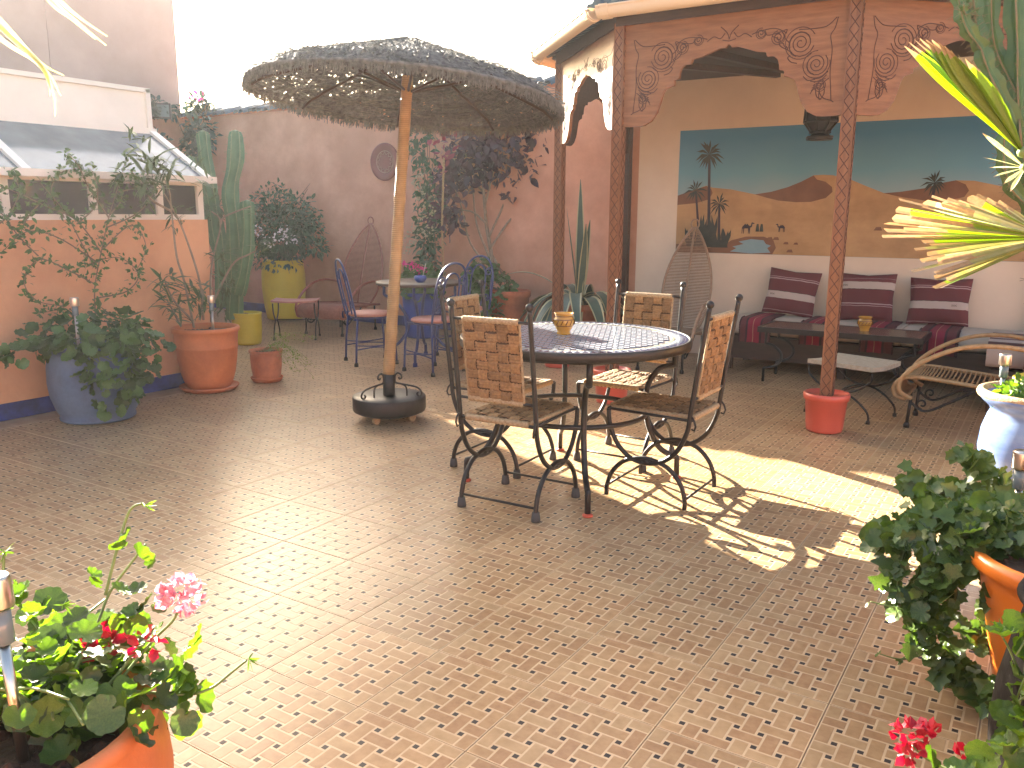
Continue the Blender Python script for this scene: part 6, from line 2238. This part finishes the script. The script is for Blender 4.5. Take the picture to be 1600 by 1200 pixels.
tips1 = [(1413, 72, 2.1), (1420, 66, 2.08), (1429, 62, 2.06), (1437, 60, 2.05), (1447, 62, 2.04), (1456, 62, 2.03), (1466, 66, 2.02), (1476, 72, 2.02), (1486, 78, 2.02), (1497, 85, 2.03), (1508, 92, 2.04), (1519, 100, 2.05), (1527, 110, 2.08), (1535, 124, 2.1), (1543, 140, 2.12), (1553, 160, 2.15), (1563, 180, 2.17)]
fan_leaf(g, (1598, 238, 2.12), tips1, M['palm'], .036, base=(-.02, .0, 1.25))
fan_leaf(g, (1602, 262, 2.16), [(1536, 246, 2.1), (1545, 262, 2.1), (1552, 276, 2.1), (1568, 288, 2.12), (1578, 300, 2.12), (1535, 208, 2.2), (1560, 226, 2.2)], M['palm_pale'], .012, base=(-.02, .0, 1.2))
tips2 = [(1402, 313, 2.1), (1397, 327, 2.05), (1391, 341, 2.0), (1378, 350, 1.98), (1373, 371, 1.97), (1382, 362, 2.03), (1453, 308, 2.15), (1470, 318, 2.12), (1495, 318, 2.2), (1512, 308, 2.22), (1524, 305, 2.25), (1540, 312, 2.2), (1426, 392, 1.98), (1440, 380, 2.0), (1424, 426, 1.97), (1436, 410, 2.0), (1457, 437, 1.98), (1460, 452, 1.97), (1478, 440, 1.98), (1418, 338, 2.1), (1432, 350, 2.06), (1410, 360, 2.02), (1446, 400, 2.02)]
fan_leaf(g, (1640, 372, 2.14), tips2 + [(x_ + rnd(5, 40), y_ + rnd(-12, 12), d_ + rnd(-.06, .06)) for x_, y_, d_ in tips2[::2]], [M['palm_dry'], M['palm'], M['palm_dry'], M['palm_pale']], .020, True, base=(-.05, .0, 1.0))
palm_trunk(g, 1.25)
for az, el in ((20, 40), (65, 25), (-30, 50), (100, 45), (-70, 30), (0, 75)):
    fan_world(g, (0, 0, 1.22), az, el)

# --- palm leaf tip hanging in at the top left
random.seed(37)
g = plant('fan_palm', 'pale sunlit palm leaf tips hanging in at the top left corner', 'palm', (-1.95, .30, 0))
mb = MB()
palm_trunk(g, 1.42)
for az, el in ((200, 35), (250, 25), (155, 55), (295, 40), (225, 75)):
    fan_world(g, (0, 0, 1.4), az, el)
for hub, pts in (((-90, -60, 1.32), [[(0, 30), (60, 95), (100, 118)], [(0, 42), (62, 100), (84, 150), (86, 182)], [(-5, 36), (70, 108), (95, 150)], [(-10, 50), (58, 98), (76, 128), (78, 150)]]),
                 ((20, -70, 1.34), [[(82, 0), (118, 32), (166, 71)], [(88, -4), (125, 28), (168, 57)], [(80, 4), (112, 30), (150, 62)]])):
    H = loc_(g, at(*hub))
    mb = MB()
    b = Vector((0, 0, 1.4))
    mb.tube(crv([b, (b + H) / 2 + Vector((0, 0, .1)), H], 6), .01, 6)
    stalk = mb.build('leaf_stalk', M['stem'], g)
    for p in pts:
        c = crv([H] + [loc_(g, at(x, y, hub[2] - .02)) for x, y in p], 5)
        m2 = MB()
        N = len(c)
        vs, fs = [], []
        for i, q in enumerate(c):
            t = i / (N - 1)
            w = .0048 * (1 - .8 * t)
            sd = Vector((.45, .6, .5)).normalized()
            vs += [q - sd * w, q + Vector((.2, -.2, .4)) * w * .7, q + sd * w]
        for i in range(N - 1):
            k = i * 3
            fs += [(k, k + 1, k + 4, k + 3), (k + 1, k + 2, k + 5, k + 4)]
        m2.add(vs, fs, 0, True)
        m2.build('leaflet', M['palm_pale'], stalk)

# ------------------------------------------------------------------ thin air box added to imitate the veil of lens glare
hm = bpy.data.materials.new('lens_glare_veil')
hm.use_nodes = True
t = hm.node_tree
for n_ in list(t.nodes):
    if n_.type != 'OUTPUT_MATERIAL':
        t.nodes.remove(n_)
pv = t.nodes.new('ShaderNodeVolumePrincipled')
pv.inputs['Color'].default_value = (0.95, 0.95, 0.95, 1)
pv.inputs['Density'].default_value = 0.0010
pv.inputs['Anisotropy'].default_value = 0.6
out = [n_ for n_ in t.nodes if n_.type == 'OUTPUT_MATERIAL'][0]
t.links.new(pv.outputs[0], out.inputs['Volume'])
hz = MB()
x0, x1, y0, y1, z0, z1 = -410, 410, -410, 410, -7.2, 4.9
hz.add([(x0, y0, z0), (x1, y0, z0), (x1, y1, z0), (x0, y1, z0), (x0, y0, z1), (x1, y0, z1), (x1, y1, z1), (x0, y1, z1)],
       [(0, 3, 2, 1), (4, 5, 6, 7), (0, 1, 5, 4), (1, 2, 6, 5), (2, 3, 7, 6), (3, 0, 4, 7)])
stuff(hz.build('glare_haze', hm))
